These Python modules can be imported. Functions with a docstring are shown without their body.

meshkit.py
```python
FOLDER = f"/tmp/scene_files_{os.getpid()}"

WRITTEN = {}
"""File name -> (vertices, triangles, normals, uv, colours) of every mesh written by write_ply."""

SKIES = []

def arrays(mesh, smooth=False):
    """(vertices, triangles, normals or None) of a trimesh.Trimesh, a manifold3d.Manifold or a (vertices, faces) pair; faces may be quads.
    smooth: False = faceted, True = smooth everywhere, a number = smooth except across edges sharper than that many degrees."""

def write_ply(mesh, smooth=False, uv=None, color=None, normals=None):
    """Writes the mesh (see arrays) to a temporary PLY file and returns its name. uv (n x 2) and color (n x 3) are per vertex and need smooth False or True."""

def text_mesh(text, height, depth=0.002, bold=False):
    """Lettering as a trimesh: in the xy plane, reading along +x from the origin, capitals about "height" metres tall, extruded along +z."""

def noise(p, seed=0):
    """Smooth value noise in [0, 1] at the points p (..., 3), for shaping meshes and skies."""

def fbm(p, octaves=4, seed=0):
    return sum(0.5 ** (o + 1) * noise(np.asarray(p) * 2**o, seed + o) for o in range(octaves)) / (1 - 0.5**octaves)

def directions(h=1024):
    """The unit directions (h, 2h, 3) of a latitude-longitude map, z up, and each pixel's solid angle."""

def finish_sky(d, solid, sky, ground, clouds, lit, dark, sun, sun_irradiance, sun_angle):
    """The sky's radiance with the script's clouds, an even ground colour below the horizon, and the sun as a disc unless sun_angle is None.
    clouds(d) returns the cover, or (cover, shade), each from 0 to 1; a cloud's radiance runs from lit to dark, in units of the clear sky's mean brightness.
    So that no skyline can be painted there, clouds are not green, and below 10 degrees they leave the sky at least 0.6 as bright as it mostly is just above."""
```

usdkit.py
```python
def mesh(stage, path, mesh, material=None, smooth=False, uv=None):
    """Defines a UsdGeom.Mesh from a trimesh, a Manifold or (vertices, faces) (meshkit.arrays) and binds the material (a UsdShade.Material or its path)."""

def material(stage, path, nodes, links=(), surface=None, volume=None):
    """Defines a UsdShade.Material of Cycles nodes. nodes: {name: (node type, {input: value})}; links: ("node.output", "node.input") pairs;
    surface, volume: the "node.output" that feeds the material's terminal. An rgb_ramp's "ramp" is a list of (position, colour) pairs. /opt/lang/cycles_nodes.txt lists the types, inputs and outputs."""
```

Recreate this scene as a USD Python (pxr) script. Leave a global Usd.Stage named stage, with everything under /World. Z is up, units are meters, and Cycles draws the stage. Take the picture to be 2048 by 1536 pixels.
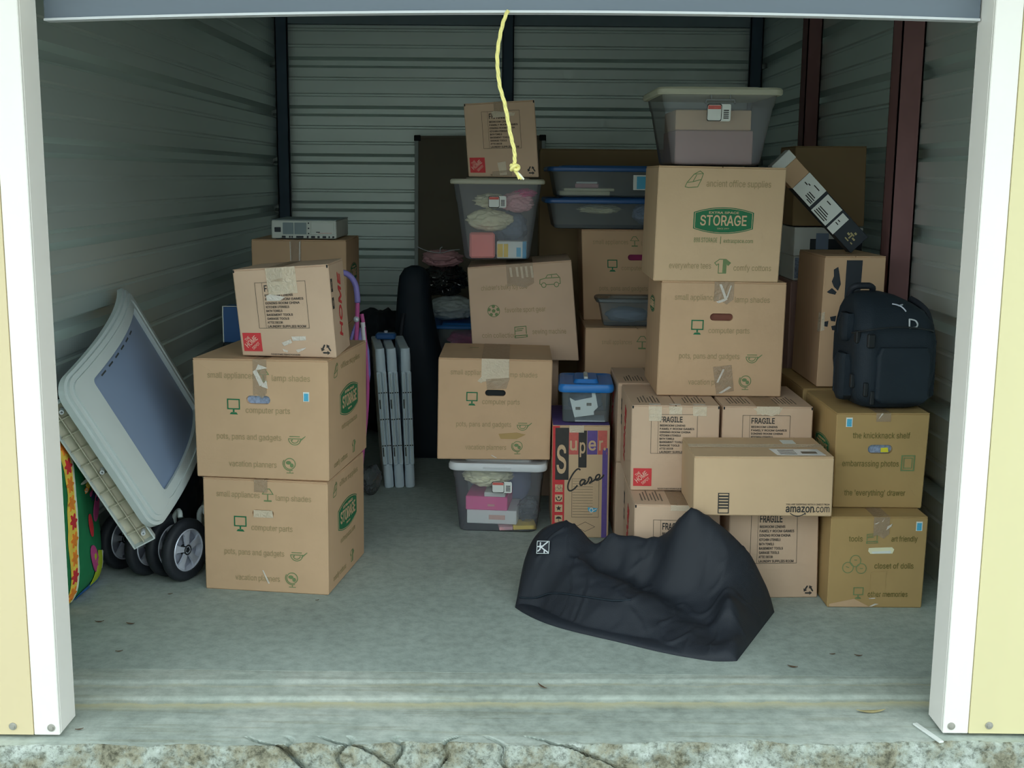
import math, random
import numpy as np
import trimesh
import manifold3d as m3
from shapely.geometry import LineString, Polygon, Point, box as sbox
from shapely.ops import unary_union
from shapely import affinity
from pxr import Usd, UsdGeom, UsdLux, UsdShade, Gf, Sdf
import usdkit, meshkit

stage = Usd.Stage.CreateInMemory()
UsdGeom.Xform.Define(stage, '/World')
UsdGeom.Scope.Define(stage, '/World/Looks')
RNG = np.random.default_rng(7)

# ------------------------------------------------------------------ camera, sky, exposure
EXPOSURE = 0.92
cam = UsdGeom.Camera.Define(stage, '/World/camera')
cam.CreateHorizontalApertureAttr(36.0); cam.CreateVerticalApertureAttr(27.0)
cam.CreateFocalLengthAttr(2420 / 2048 * 36.0)
cam.CreateExposureAttr(EXPOSURE)
_p, _y, _r = math.radians(9.75), math.radians(0.175), math.radians(0.5)
_f = np.array([-math.sin(_y) * math.cos(_p), math.cos(_y) * math.cos(_p), -math.sin(_p)])
_r0 = np.array([math.cos(_y), math.sin(_y), 0]); _u0 = np.cross(_r0, _f)
_rt = _r0 * math.cos(_r) + _u0 * math.sin(_r); _up = _u0 * math.cos(_r) - _r0 * math.sin(_r)
cam.AddTransformOp().Set(Gf.Matrix4d(*_rt, 0, *_up, 0, *(-_f), 0, 0.0, -3.09, 1.5, 1))
sky = UsdLux.DomeLight.Define(stage, '/World/sky')
sky.CreateIntensityAttr(0.42); sky.CreateColorAttr(Gf.Vec3f(0.84, 0.97, 1.0))
sun = UsdLux.DistantLight.Define(stage, '/World/sun')             # high behind the building: the front and the drive near it lie in shade
sun.CreateIntensityAttr(4.2); sun.CreateAngleAttr(0.53); sun.CreateColorAttr(Gf.Vec3f(0.95, 1.0, 0.97))
sun.AddRotateXYZOp().Set(Gf.Vec3f(-40, 0, 8))

# ------------------------------------------------------------------ helpers
def lin(c):
    c = np.asarray(c, float) / 255.0
    return tuple(np.where(c <= 0.04045, c / 12.92, ((c + 0.055) / 1.055) ** 2.4))

M = {}
def pm(name, c, rough=0.6, var=0.06, scale=9.0, bump=0.0, bscale=60.0, spec=0.35, metal=0.0, stretch=(1, 1, 1), detail=4, **ex):
    c = np.array(lin(c))
    n = {'tc': ('texture_coordinate', {}), 'mp': ('mapping', {'scale': stretch}),
         'n': ('noise_texture', {'scale': scale, 'detail': detail}),
         'rp': ('rgb_ramp', {'ramp': [(0.25, tuple(c * (1 - var))), (0.75, tuple(np.minimum(c * (1 + var), 1)))]}),
         'p': ('principled_bsdf', {'roughness': rough, 'specular_ior_level': spec, 'metallic': metal, **ex})}
    l = [('tc.object', 'mp.vector'), ('mp.vector', 'n.vector'), ('n.fac', 'rp.fac'), ('rp.color', 'p.base_color')]
    if bump:
        n['n2'] = ('noise_texture', {'scale': bscale, 'detail': 3}); n['b'] = ('bump', {'strength': bump, 'distance': 0.01})
        l += [('mp.vector', 'n2.vector'), ('n2.fac', 'b.height'), ('b.normal', 'p.normal')]
    M[name] = usdkit.material(stage, '/World/Looks/' + name, n, l, surface='p.BSDF')
    return M[name]

def clear(name, tint, milk, fac, rough=0.25, gl=0.5):
    """clear plastic: transparency, a milky share and a sheen by fresnel"""
    n = {'t': ('transparent_bsdf', {'color': tint}), 'd': ('principled_bsdf', {'base_color': milk, 'roughness': rough, 'specular_ior_level': 0.5}),
         'tr': ('translucent_bsdf', {'color': milk}), 'm0': ('mix_closure', {'fac': 0.35}),
         'm': ('mix_closure', {'fac': fac}), 'g': ('glossy_bsdf', {'color': (gl, gl, gl), 'roughness': rough}),
         'f': ('fresnel', {'IOR': 1.35}), 'm2': ('mix_closure', {})}
    M[name] = usdkit.material(stage, '/World/Looks/' + name, n, [('d.BSDF', 'm0.closure1'), ('tr.BSDF', 'm0.closure2'), ('t.BSDF', 'm.closure1'), ('m0.closure', 'm.closure2'),
        ('m.closure', 'm2.closure1'), ('g.BSDF', 'm2.closure2'), ('f.fac', 'm2.fac')], surface='m2.closure')

_used = {}
def _name(parent, name):
    k = (parent, name); i = _used.get(k, 0); _used[k] = i + 1
    return f'{parent}/{name}' + (f'_{i:03d}' if i else '')

def tag(prim, label=None, cat=None, group=None, kind=None):
    for k, v in (('label', label), ('category', cat), ('group', group), ('kind', kind)):
        if v: prim.SetCustomDataByKey(k, v)
    return prim

def thing(name, label, cat, loc=(0, 0, 0), rz=0.0, group=None, kind=None, rot=None):
    path = _name('/World', name)
    x = UsdGeom.Xform.Define(stage, path)
    x.AddTranslateOp().Set(Gf.Vec3d(*map(float, loc)))
    if rz: x.AddRotateZOp().Set(float(rz))
    if rot is not None:
        x.AddTransformOp().Set(Gf.Matrix4d(*[float(a) for r_ in np.vstack([np.hstack([np.asarray(rot).T, np.zeros((3, 1))]), [[0, 0, 0, 1]]]) for a in r_]))
    tag(x.GetPrim(), label, cat, group, kind)
    return path

def put(parent, name, mesh, mat, smooth=False, label=None, kind=None):
    path = _name(parent, name)
    g = usdkit.mesh(stage, path, mesh, M[mat], smooth=smooth)
    if label or kind: tag(g.GetPrim(), label=label, kind=kind)
    return path

def solo(name, mesh, mat, label, cat, group=None, smooth=False, kind=None):
    path = _name('/World', name)
    g = usdkit.mesh(stage, path, mesh, M[mat], smooth=smooth)
    tag(g.GetPrim(), label, cat, group, kind)
    return path

def cat_(*ms): return trimesh.util.concatenate([m for m in ms])
def bx(x0, x1, y0, y1, z0, z1):
    m = trimesh.creation.box([x1 - x0, y1 - y0, z1 - z0]); m.apply_translation([(x0 + x1) / 2, (y0 + y1) / 2, (z0 + z1) / 2]); return m
def tm(man):
    a = man.to_mesh(); return trimesh.Trimesh(np.array(a.vert_properties[:, :3]), np.array(a.tri_verts), process=False)
def cbox(x0, x1, y0, y1, z0, z1, c=0.003):
    pts = []
    for sx, sy, sz in np.ndindex(2, 2, 2):
        p = np.array([x1 if sx else x0, y1 if sy else y0, z1 if sz else z0]); s = np.array([-1 if sx else 1, -1 if sy else 1, -1 if sz else 1])
        for k in range(3):
            o = s * c; o[k] = 0; pts.append(p + o)
    return m3.Manifold.hull_points(np.array(pts))
def cb(*a, **k): return tm(cbox(*a, **k))
def rrect(hw, hd, r, n=5):
    out = []
    for cx, cy, a0 in ((hw - r, hd - r, 0), (-hw + r, hd - r, 90), (-hw + r, -hd + r, 180), (hw - r, -hd + r, 270)):
        for a in np.linspace(a0, a0 + 90, n):
            out.append((cx + r * math.cos(math.radians(a)), cy + r * math.sin(math.radians(a))))
    return np.array(out)
def loft(rings, cap0=True, cap1=True):
    rings = [np.asarray(r, float) for r in rings]; n = len(rings[0]); v = np.vstack(rings); f = []
    for k in range(len(rings) - 1):
        for i in range(n):
            j = (i + 1) % n; a, b, c, d = k * n + i, k * n + j, (k + 1) * n + j, (k + 1) * n + i
            f += [[a, b, c], [a, c, d]]
    v = list(v)
    for do, k in ((cap0, 0), (cap1, len(rings) - 1)):
        if do:
            v.append(rings[k].mean(0)); c = len(v) - 1
            for i in range(n):
                j = (i + 1) % n; f.append([c, k * n + j, k * n + i] if k == 0 else [c, k * n + i, k * n + j])
    return trimesh.Trimesh(np.array(v), np.array(f), process=False)
def ring2(p, z): return np.column_stack([p, np.full(len(p), z)])
def tube(pts, rad, sides=8, n=None):
    p = np.asarray(pts, float)
    if n:
        t = np.concatenate([[0], np.cumsum(np.linalg.norm(np.diff(p, axis=0), axis=1))]); from scipy.interpolate import CubicSpline, PchipInterpolator
        s = np.linspace(0, t[-1], n); p = np.column_stack([PchipInterpolator(t, p[:, k])(s) for k in range(3)])
    rad = np.broadcast_to(rad, (len(p),)); tg = np.gradient(p, axis=0); tg /= np.linalg.norm(tg, axis=1, keepdims=True)
    a = np.cross(tg[0], [0, 0, 1.0]); a = a if np.linalg.norm(a) > 1e-3 else np.cross(tg[0], [0, 1.0, 0]); rings = []
    for i in range(len(p)):
        a = a - tg[i] * (a @ tg[i]); a /= np.linalg.norm(a); b = np.cross(tg[i], a)
        th = np.arange(sides) * 2 * math.pi / sides
        rings.append(p[i] + rad[i] * (np.cos(th)[:, None] * a + np.sin(th)[:, None] * b))
    return loft(rings)
def lathe(prof, n=24):
    th = np.arange(n) * 2 * math.pi / n
    return loft([np.column_stack([r * np.cos(th), r * np.sin(th), np.full(n, z)]) for r, z in prof])
def ext(g, d=0.0006):
    gs = [q for q in getattr(g, 'geoms', [g]) if q.area > 1e-9]
    return cat_(*[trimesh.creation.extrude_polygon(q, d, engine='earcut') for q in gs])
def stroke(w, *lines): return unary_union([LineString(l).buffer(w / 2, quad_segs=3) for l in lines])
def arc(cx, cy, rx, ry, a0, a1, n=14):
    return [(cx + rx * math.cos(math.radians(a)), cy + ry * math.sin(math.radians(a))) for a in np.linspace(a0, a1, n)]
_tc = {}
def txt(s, h, width=None, x=0, y=0, bold=False, rot=0):
    k = (s, bold)
    if k not in _tc: _tc[k] = meshkit.text_mesh(s, 0.1, 0.0006, bold)
    m = _tc[k].copy(); v = m.vertices.copy(); s0 = h / 0.1; sx = s0 if width is None else width / np.ptp(v[:, 0])
    if width is not None: v[:, 0] -= v[:, 0].min()
    v[:, 0] *= sx; v[:, 1] *= s0
    if rot:
        c, q = math.cos(math.radians(rot)), math.sin(math.radians(rot)); v[:, :2] = np.column_stack([v[:, 0] * c - v[:, 1] * q, v[:, 0] * q + v[:, 1] * c])
    v[:, 0] += x; v[:, 1] += y; m.vertices = v
    return m
def blob(c, r, amp=0.15, freq=3.0, seed=0, sub=4, flat=None, pw=2.0):
    m = trimesh.creation.icosphere(sub); v = m.vertices.copy()
    s = np.sign(v) * np.abs(v) ** (2.0 / pw); s /= (np.abs(v) ** pw).sum(1, keepdims=True) ** (1 / pw) if False else 1
    k = 1 + amp * (meshkit.fbm(v * freq + 10, 4, seed) - 0.5) * 2
    v = v / ((np.abs(v) ** pw).sum(1, keepdims=True) ** (1 / pw)) * k[:, None] * np.array(r) + np.array(c)
    if flat is not None: v[:, 2] = np.maximum(v[:, 2], flat)
    m.vertices = v
    return m

# ------------------------------------------------------------------ materials
pm('kraft', (203, 169, 136), 0.75, 0.05, 6, 0.04, 120, 0.25)
pm('kraft_pink', (206, 177, 152), 0.75, 0.05, 6, 0.04, 120, 0.25)
pm('kraft_olive', (178, 148, 100), 0.75, 0.05, 6, 0.04, 120, 0.25)
pm('kraft_light', (208, 178, 144), 0.72, 0.04, 6, 0.04, 120, 0.25)
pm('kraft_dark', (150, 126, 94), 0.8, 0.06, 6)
pm('ink_green', (116, 136, 92), 0.7, 0.1, 60)
pm('ink_faint', (164, 146, 108), 0.7, 0.1, 60)
pm('ink_olive', (112, 104, 54), 0.7, 0.1, 60)
pm('label_gloss', (246, 250, 255), 0.15, 0.02, 20, 0, 60, 0.9)
pm('ink_green_dark', (38, 112, 74), 0.65, 0.08, 60)
pm('ink_black', (62, 60, 58), 0.7, 0.1, 60)
pm('ink_grey', (120, 108, 94), 0.7, 0.1, 60)
pm('ink_red', (205, 62, 66), 0.65, 0.08, 60)
pm('ink_red_faded', (205, 104, 96), 0.65, 0.1, 60)
pm('ink_purple', (104, 84, 150), 0.65, 0.08, 60)
pm('ink_light', (220, 176, 160), 0.65, 0.05, 60)
pm('paper', (226, 230, 226), 0.6, 0.03, 20)
pm('paper_blue', (86, 178, 214), 0.5, 0.15, 300)
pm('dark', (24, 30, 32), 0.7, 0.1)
pm('bubble', (150, 166, 196), 0.25, 0.35, 90, 0.4, 120, 0.6)
pm('lilac', (158, 166, 204), 0.8, 0.1, 8)
pm('magenta', (140, 30, 84), 0.6)
pm('yellow', (226, 214, 60), 0.5)
pm('cream', (232, 228, 194), 0.8, 0.06, 12, 0.2, 20)
pm('pink', (236, 96, 160), 0.6, 0.06)
pm('pink_pale', (222, 170, 176), 0.8, 0.08, 12, 0.2, 20)
pm('coral', (250, 142, 132), 0.7, 0.05)
pm('slate', (118, 132, 150), 0.8, 0.12, 10, 0.2, 20)
pm('blush_carton', (172, 140, 132), 0.75, 0.05)
pm('lid_blue', (34, 118, 196), 0.4, 0.05, 8, 0, 60, 0.5)
pm('lid_navy', (44, 92, 150), 0.4, 0.05, 8, 0, 60, 0.5)
pm('rope_yellow', (238, 228, 146), 0.6, 0.12, 120)
pm('rope_white', (240, 236, 214), 0.7)
pm('nylon_black', (33, 38, 47), 0.62, 0.12, 7, 0.1, 260, 0.4)
pm('nylon_navy', (30, 41, 51), 0.65, 0.12, 7, 0.15, 200, 0.35)
pm('rubber', (38, 42, 48), 0.6, 0.1, 30, 0.1, 200)
pm('silver', (206, 212, 226), 0.3, 0.04, 8, 0, 60, 0.5, 0.25)
pm('plastic_grey', (198, 208, 208), 0.45, 0.04, 6, 0.02, 200, 0.45)
pm('plastic_slate', (132, 150, 178), 0.42, 0.06, 3, 0, 60, 0.45)
pm('plastic_tan', (196, 192, 172), 0.5, 0.05, 20)
pm('slot_dark', (60, 66, 66), 0.7)
pm('shelf_grey', (206, 222, 232), 0.5, 0.05, 6, 0.02, 100, 0.45)
pm('lavender', (138, 128, 196), 0.45, 0.06)
pm('fuchsia', (190, 88, 150), 0.45, 0.06)
pm('computer_beige', (206, 212, 206), 0.45, 0.03)
pm('computer_grey', (132, 148, 152), 0.5, 0.05)
pm('board_brown', (136, 126, 112), 0.8, 0.06, 5, 0.05, 80)
pm('alu', (190, 198, 198), 0.4, 0.05, 8, 0, 60, 0.5, 0.05)
pm('black_plastic', (34, 38, 42), 0.45, 0.1)
pm('carton_black', (44, 50, 58), 0.5, 0.08)
pm('steel_white', (244, 240, 234), 0.42, 0.02, 4, 0.0, 60, 0.45)
pm('steel_yellow', (220, 204, 164), 0.5, 0.03, 5, 0, 60, 0.4, 0, (1, 1, 0.1))
pm('screw_zinc', (180, 178, 170), 0.4, 0.1, 60, 0, 60, 0.5, 0.5)
pm('door_steel', (104, 116, 128), 0.5, 0.08, 4, 0.05, 50, 0.5, 0.0, (0.3, 1, 1))
pm('col_navy', (84, 102, 120), 0.6, 0.08)
pm('girt', (150, 168, 178), 0.6)
pm('col_rust', (138, 100, 100), 0.65, 0.12, 6, 0.05, 60)
pm('wall_steel', (228, 240, 236), 0.44, 0.035, 2, 0.0, 12, 0.5, 0.6, (0.25, 0.25, 3))
pm('leaf_brown', (92, 72, 56), 0.8, 0.2, 60)
pm('leaf_tan', (176, 164, 120), 0.8, 0.15, 60)
pm('mat_green', (32, 122, 78), 0.8, 0.1, 14, 0.1, 40)
pm('mat_orange', (236, 140, 54), 0.8, 0.1, 30)
pm('mat_yellow', (240, 206, 84), 0.8, 0.1, 30)
pm('mat_red', (206, 54, 62), 0.8, 0.1, 30)
pm('mat_pink', (184, 72, 130), 0.8, 0.1, 30)
pm('mat_blue', (46, 104, 172), 0.8, 0.1, 30)
pm('mat_sky', (80, 160, 200), 0.8, 0.1, 30)
pm('mat_lime', (168, 184, 44), 0.8, 0.1, 30)
pm('mat_white', (226, 228, 214), 0.8, 0.1, 30)
pm('mat_navy', (34, 48, 86), 0.8, 0.1, 30)
pm('ground_grey', (150, 150, 142), 0.9, 0.1, 3)
pm('roof_steel', (214, 220, 214), 0.6)
pm('stucco', (212, 212, 200), 0.85, 0.05, 4)
pm('rust', (120, 70, 56), .6)
pm('bin_bag', (26, 30, 36), 0.10, .1, 8, .9, 22, 1.0)
clear('clear_tub', (0.97, 0.98, 0.99), lin((222, 228, 240)), 0.19)
clear('clear_tub_blue', (0.94, 0.97, 0.985), lin((196, 212, 220)), 0.24)
def frosted(name, c, k):
    M[name] = usdkit.material(stage, '/World/Looks/' + name, {'p': ('principled_bsdf', {'base_color': lin(c), 'roughness': .4, 'specular_ior_level': .5}), 't': ('translucent_bsdf', {'color': lin(c)}), 'm': ('mix_closure', {'fac': k})}, [('p.BSDF', 'm.closure1'), ('t.BSDF', 'm.closure2')], surface='m.closure')
frosted('lid_cream', (232, 232, 214), .5); frosted('lid_white', (236, 240, 244), .25)
clear('clear_bag', (0.93, 0.95, 0.97), lin((200, 212, 222)), 0.10, 0.12)

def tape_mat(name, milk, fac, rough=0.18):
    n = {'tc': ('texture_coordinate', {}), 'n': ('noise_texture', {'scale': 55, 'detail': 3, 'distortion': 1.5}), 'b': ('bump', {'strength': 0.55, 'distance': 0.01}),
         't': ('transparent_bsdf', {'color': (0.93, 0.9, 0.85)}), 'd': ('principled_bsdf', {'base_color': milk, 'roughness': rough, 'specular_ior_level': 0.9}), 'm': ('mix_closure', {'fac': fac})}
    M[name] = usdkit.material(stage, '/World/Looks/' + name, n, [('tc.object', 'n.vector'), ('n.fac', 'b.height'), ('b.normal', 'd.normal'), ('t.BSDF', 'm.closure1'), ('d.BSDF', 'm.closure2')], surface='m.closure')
tape_mat('tape_clear', lin((206, 184, 160)), 0.34)
tape_mat('tape_shiny', lin((252, 238, 214)), 0.48)
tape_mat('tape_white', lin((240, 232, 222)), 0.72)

def concrete(name, cols, streak=False):
    n = {'g': ('geometry', {}), 'n1': ('noise_texture', {'scale': 1.6, 'detail': 6, 'roughness': 0.62}), 'n2': ('noise_texture', {'scale': 26, 'detail': 5, 'roughness': 0.7}),
         'r1': ('rgb_ramp', {'ramp': [(0.3, lin(cols[0])), (0.5, lin(cols[1])), (0.68, lin(cols[2]))]}),
         'r2': ('rgb_ramp', {'ramp': [(0.3, (0.78, 0.78, 0.78)), (0.6, (1.06, 1.06, 1.06))]}),
         'mx': ('mix', {'mix_type': 'multiply', 'fac': 1.0}), 'b': ('bump', {'strength': 0.25, 'distance': 0.006}),
         'p': ('principled_bsdf', {'roughness': 0.82, 'specular_ior_level': 0.3})}
    l = [('g.position', 'n1.vector'), ('g.position', 'n2.vector'), ('n1.fac', 'r1.fac'), ('n2.fac', 'r2.fac'), ('r1.color', 'mx.color1'), ('r2.color', 'mx.color2'),
         ('n2.fac', 'b.height'), ('b.normal', 'p.normal')]
    last = 'mx.color'
    if streak:
        n['mp'] = ('mapping', {'scale': (1.2, 22, 22)}); n['n3'] = ('noise_texture', {'scale': 1.6, 'detail': 5, 'roughness': 0.65})
        n['r3'] = ('rgb_ramp', {'ramp': [(0.36, lin((176, 160, 120))), (0.46, (0.8, 0.8, 0.8)), (0.6, (1, 1, 1)), (0.72, (1.3, 1.3, 1.28))]})
        n['m2'] = ('mix', {'mix_type': 'multiply', 'fac': 0.3})
        l += [('g.position', 'mp.vector'), ('mp.vector', 'n3.vector'), ('n3.fac', 'r3.fac'), (last, 'm2.color1'), ('r3.color', 'm2.color2')]; last = 'm2.color'
        n['sx'] = ('separate_xyz', {}); n['k1'] = ('math', {'math_type': 'multiply_add', 'value2': -0.027}); n['k2'] = ('math', {'math_type': 'multiply_add', 'value2': 0.075})
        n['n4'] = ('noise_texture', {'scale': 4, 'detail': 5, 'roughness': 0.7}); n['r4'] = ('rgb_ramp', {'ramp': [(0.0, (0, 0, 0)), (.222, (0, 0, 0)), (.250, (.5, .5, .5)), (.266, (.85, .85, .85)), (.276, (0.05, 0.05, 0.05)), (.36, (0, 0, 0)), (.372, (.3, .3, .3)), (.38, (0, 0, 0)), (1, (0, 0, 0))]})
        n['m3'] = ('mix', {'mix_type': 'mix', 'color2': lin((200, 194, 156))})
        l += [('g.position', 'sx.vector'), ('sx.x', 'k1.value1'), ('sx.y', 'k1.value3'), ('g.position', 'n4.vector'), ('n4.fac', 'k2.value1'), ('k1.value', 'k2.value3'), ('k2.value', 'r4.fac'), ('r4.color', 'm3.fac'), (last, 'm3.color1')]; last = 'm3.color'
    l.append((last, 'p.base_color'))
    M[name] = usdkit.material(stage, '/World/Looks/' + name, n, l, surface='p.BSDF')
concrete('slab', [(152, 163, 157), (163, 175, 169), (174, 185, 179)])
concrete('sill', [(150, 160, 152), (176, 186, 178), (198, 204, 196)], True)

def apron_mat():
    n = {'g': ('geometry', {}), 'n1': ('noise_texture', {'scale': 9, 'detail': 6, 'roughness': 0.7}), 'v': ('voronoi_texture', {'scale': 90}), 'n2': ('noise_texture', {'scale': 60, 'detail': 4, 'roughness': 0.7}),
         'r1': ('rgb_ramp', {'ramp': [(0.32, lin((98, 98, 84))), (0.42, lin((146, 144, 124))), (0.54, lin((166, 174, 164))), (0.7, lin((198, 206, 200)))]}),
         'r2': ('rgb_ramp', {'ramp': [(0.36, (0.42, 0.42, 0.4)), (0.5, (0.95, 0.95, 0.95)), (0.65, (1.1, 1.1, 1.1))]}),
         'mx': ('mix', {'mix_type': 'multiply', 'fac': 0.9}), 'b': ('bump', {'strength': 0.8, 'distance': 0.008}), 'p': ('principled_bsdf', {'roughness': 0.9, 'specular_ior_level': 0.2})}
    M['apron'] = usdkit.material(stage, '/World/Looks/apron', n, [('g.position', 'n1.vector'), ('g.position', 'n2.vector'), ('n1.fac', 'r1.fac'), ('n2.fac', 'r2.fac'), ('r1.color', 'mx.color1'), ('r2.color', 'mx.color2'),
        ('mx.color', 'p.base_color'), ('n2.fac', 'b.height'), ('b.normal', 'p.normal')], surface='p.BSDF')
apron_mat()

# ------------------------------------------------------------------ the setting
XL, XR, YB, ZC = -1.60, 1.60, 5.2, 2.75
def yoff(x): return 0.008 + 0.027 * x                     # the front is a little out of square
fl = thing('floor', 'grey concrete slab floor with a worn stepped sill at the door', 'floor', kind='structure')
put(fl, 'slab', bx(XL - 0.1, XR + 0.1, 0.415, YB + 0.1, -0.2, 0.0), 'slab')
def sill():
    xs = np.arange(-2.4, 2.4001, 0.006)
    prof = [(0.43, 0.0), (0.362, 0.0), (0.36, 0.0), (0.352, -0.001), (0.345, -0.004), (0.335, -0.006), (0.30, -0.006), (0.262, -0.0055), (0.25, -0.006), (0.243, -0.011), (0.236, -0.014), (0.22, -0.0145), (0.20, -0.0145), (0.17, -0.0145), (0.155, -0.0125), (0.14, -0.012), (0.12, -0.012), (0.10, -0.012), (0.08, -0.012), (0.06, -0.012), (0.04, -0.012)]
    prof += [(y, -0.012) for y in np.arange(0.03, -0.036, -0.005)]
    e = len(prof)
    prof += [(-0.037, -0.0125), (-0.040, -0.0135), (-0.043, -0.016), (-0.046, -0.02), (-0.049, -0.025)] + [(-0.05 - 0.03 * t, -0.03 - 0.2 * t) for t in np.linspace(0, 1, 40)]
    P = np.array(prof); X, I = np.meshgrid(xs, np.arange(len(P)), indexing='ij')
    Y = np.where(I == 0, 0.43, P[I, 0] + yoff(X)); Z = np.where(I == 0, -0.0006, P[I, 1])
    q = np.stack([X * 5, I * 0.0, I * 0.0], -1)
    w = np.clip((I - e + 14) / 14, 0, 1)
    edge = (meshkit.fbm(np.stack([X * 9, X * 0, X * 0], -1), 5, 3) - 0.5) * 0.05
    Y = Y + w * edge * np.clip((I - 20) / 14, 0, 1)
    rough = (meshkit.fbm(np.stack([X * 45, Y * 45, Z * 45], -1), 4, 5) - 0.5)
    low = (meshkit.fbm(np.stack([X * 12, Y * 12, Z * 12], -1), 3, 8) - 0.5)
    wr = np.clip((I - e + 3) / 6, 0, 1)
    Y -= wr * (rough * 0.02 + low * 0.025); Z -= np.clip((I - e + 10) / 10, 0, 1) * (1 - wr * 0.6) * np.abs(rough) * 0.012
    # cracks running in from the edge
    rng = np.random.default_rng(4)
    for cx, lean in ((-0.62, 0.05), (-0.44, -0.03), (-0.31, 0.0), (-0.155, -0.05), (-0.06, 0.06), (-0.72, 0.2), (-0.53, 0.25), (0.02, 0.3)):
        s = np.clip((I - (e - 10)) / 26.0, 0, 1)
        path = cx + lean * s + 0.012 * np.sin(s * 9 + cx * 30)
        act = (I > e - 10) & (I < e + 20)
        g = np.exp(-((X - path) / 0.006) ** 2) * act * np.sin(np.pi * np.clip((I - e + 10) / 30, 0, 1)) ** 0.5
        Z -= g * 0.022; Y += g * 0.022
    V = np.stack([X, Y, Z], -1).reshape(-1, 3); n = len(P); k = len(xs)
    i, j = np.meshgrid(np.arange(k - 1), np.arange(n - 1), indexing='ij'); a = (i * n + j).ravel()
    F = np.vstack([np.column_stack([a, a + n + 1, a + n]), np.column_stack([a, a + 1, a + n + 1])])
    m = trimesh.Trimesh(V, F, process=False); 
    J = np.tile(np.concatenate([[0], np.arange(1, n)]), k)
    c = J[F].max(1) > e - 1
    return m.submesh([~c], append=True, repair=False), m.submesh([c], append=True, repair=False)
s1, s2 = sill()
put(fl, 'sill', s1, 'sill', smooth=40, label='stepped concrete door sill with yellowed seat lines')
put(fl, 'slab_edge', s2, 'apron', smooth=40, label='broken pitted front edge of the slab')
solo('roof_eave', bx(-4, 4, -1.1, 0.14, 2.62, 2.70), 'roof_steel', 'steel eave of the roof reaching out over the door', 'roof', kind='structure')
def across():
    t = thing('storage_row', 'row of storage units across the drive, out of the picture', 'building', (0, -13.0, -.24), kind='structure')
    put(t, 'wall', bx(-14, 14, -4, 0, 0, 3.2), 'stucco'); put(t, 'roof', bx(-14.3, 14.3, -4.3, .25, 3.2, 3.32), 'roof_steel')
    for k in range(-4, 5): put(t, 'unit_door', bx(k * 3 - 1.2, k * 3 + 1.2, .002, .03, 0, 2.3), 'steel_white')
across()
solo('driveway', bx(-30, 30, -60, -0.02, -0.5, -0.24), 'ground_grey', 'grey concrete driveway running in front of the unit', 'driveway', kind='structure')

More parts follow.
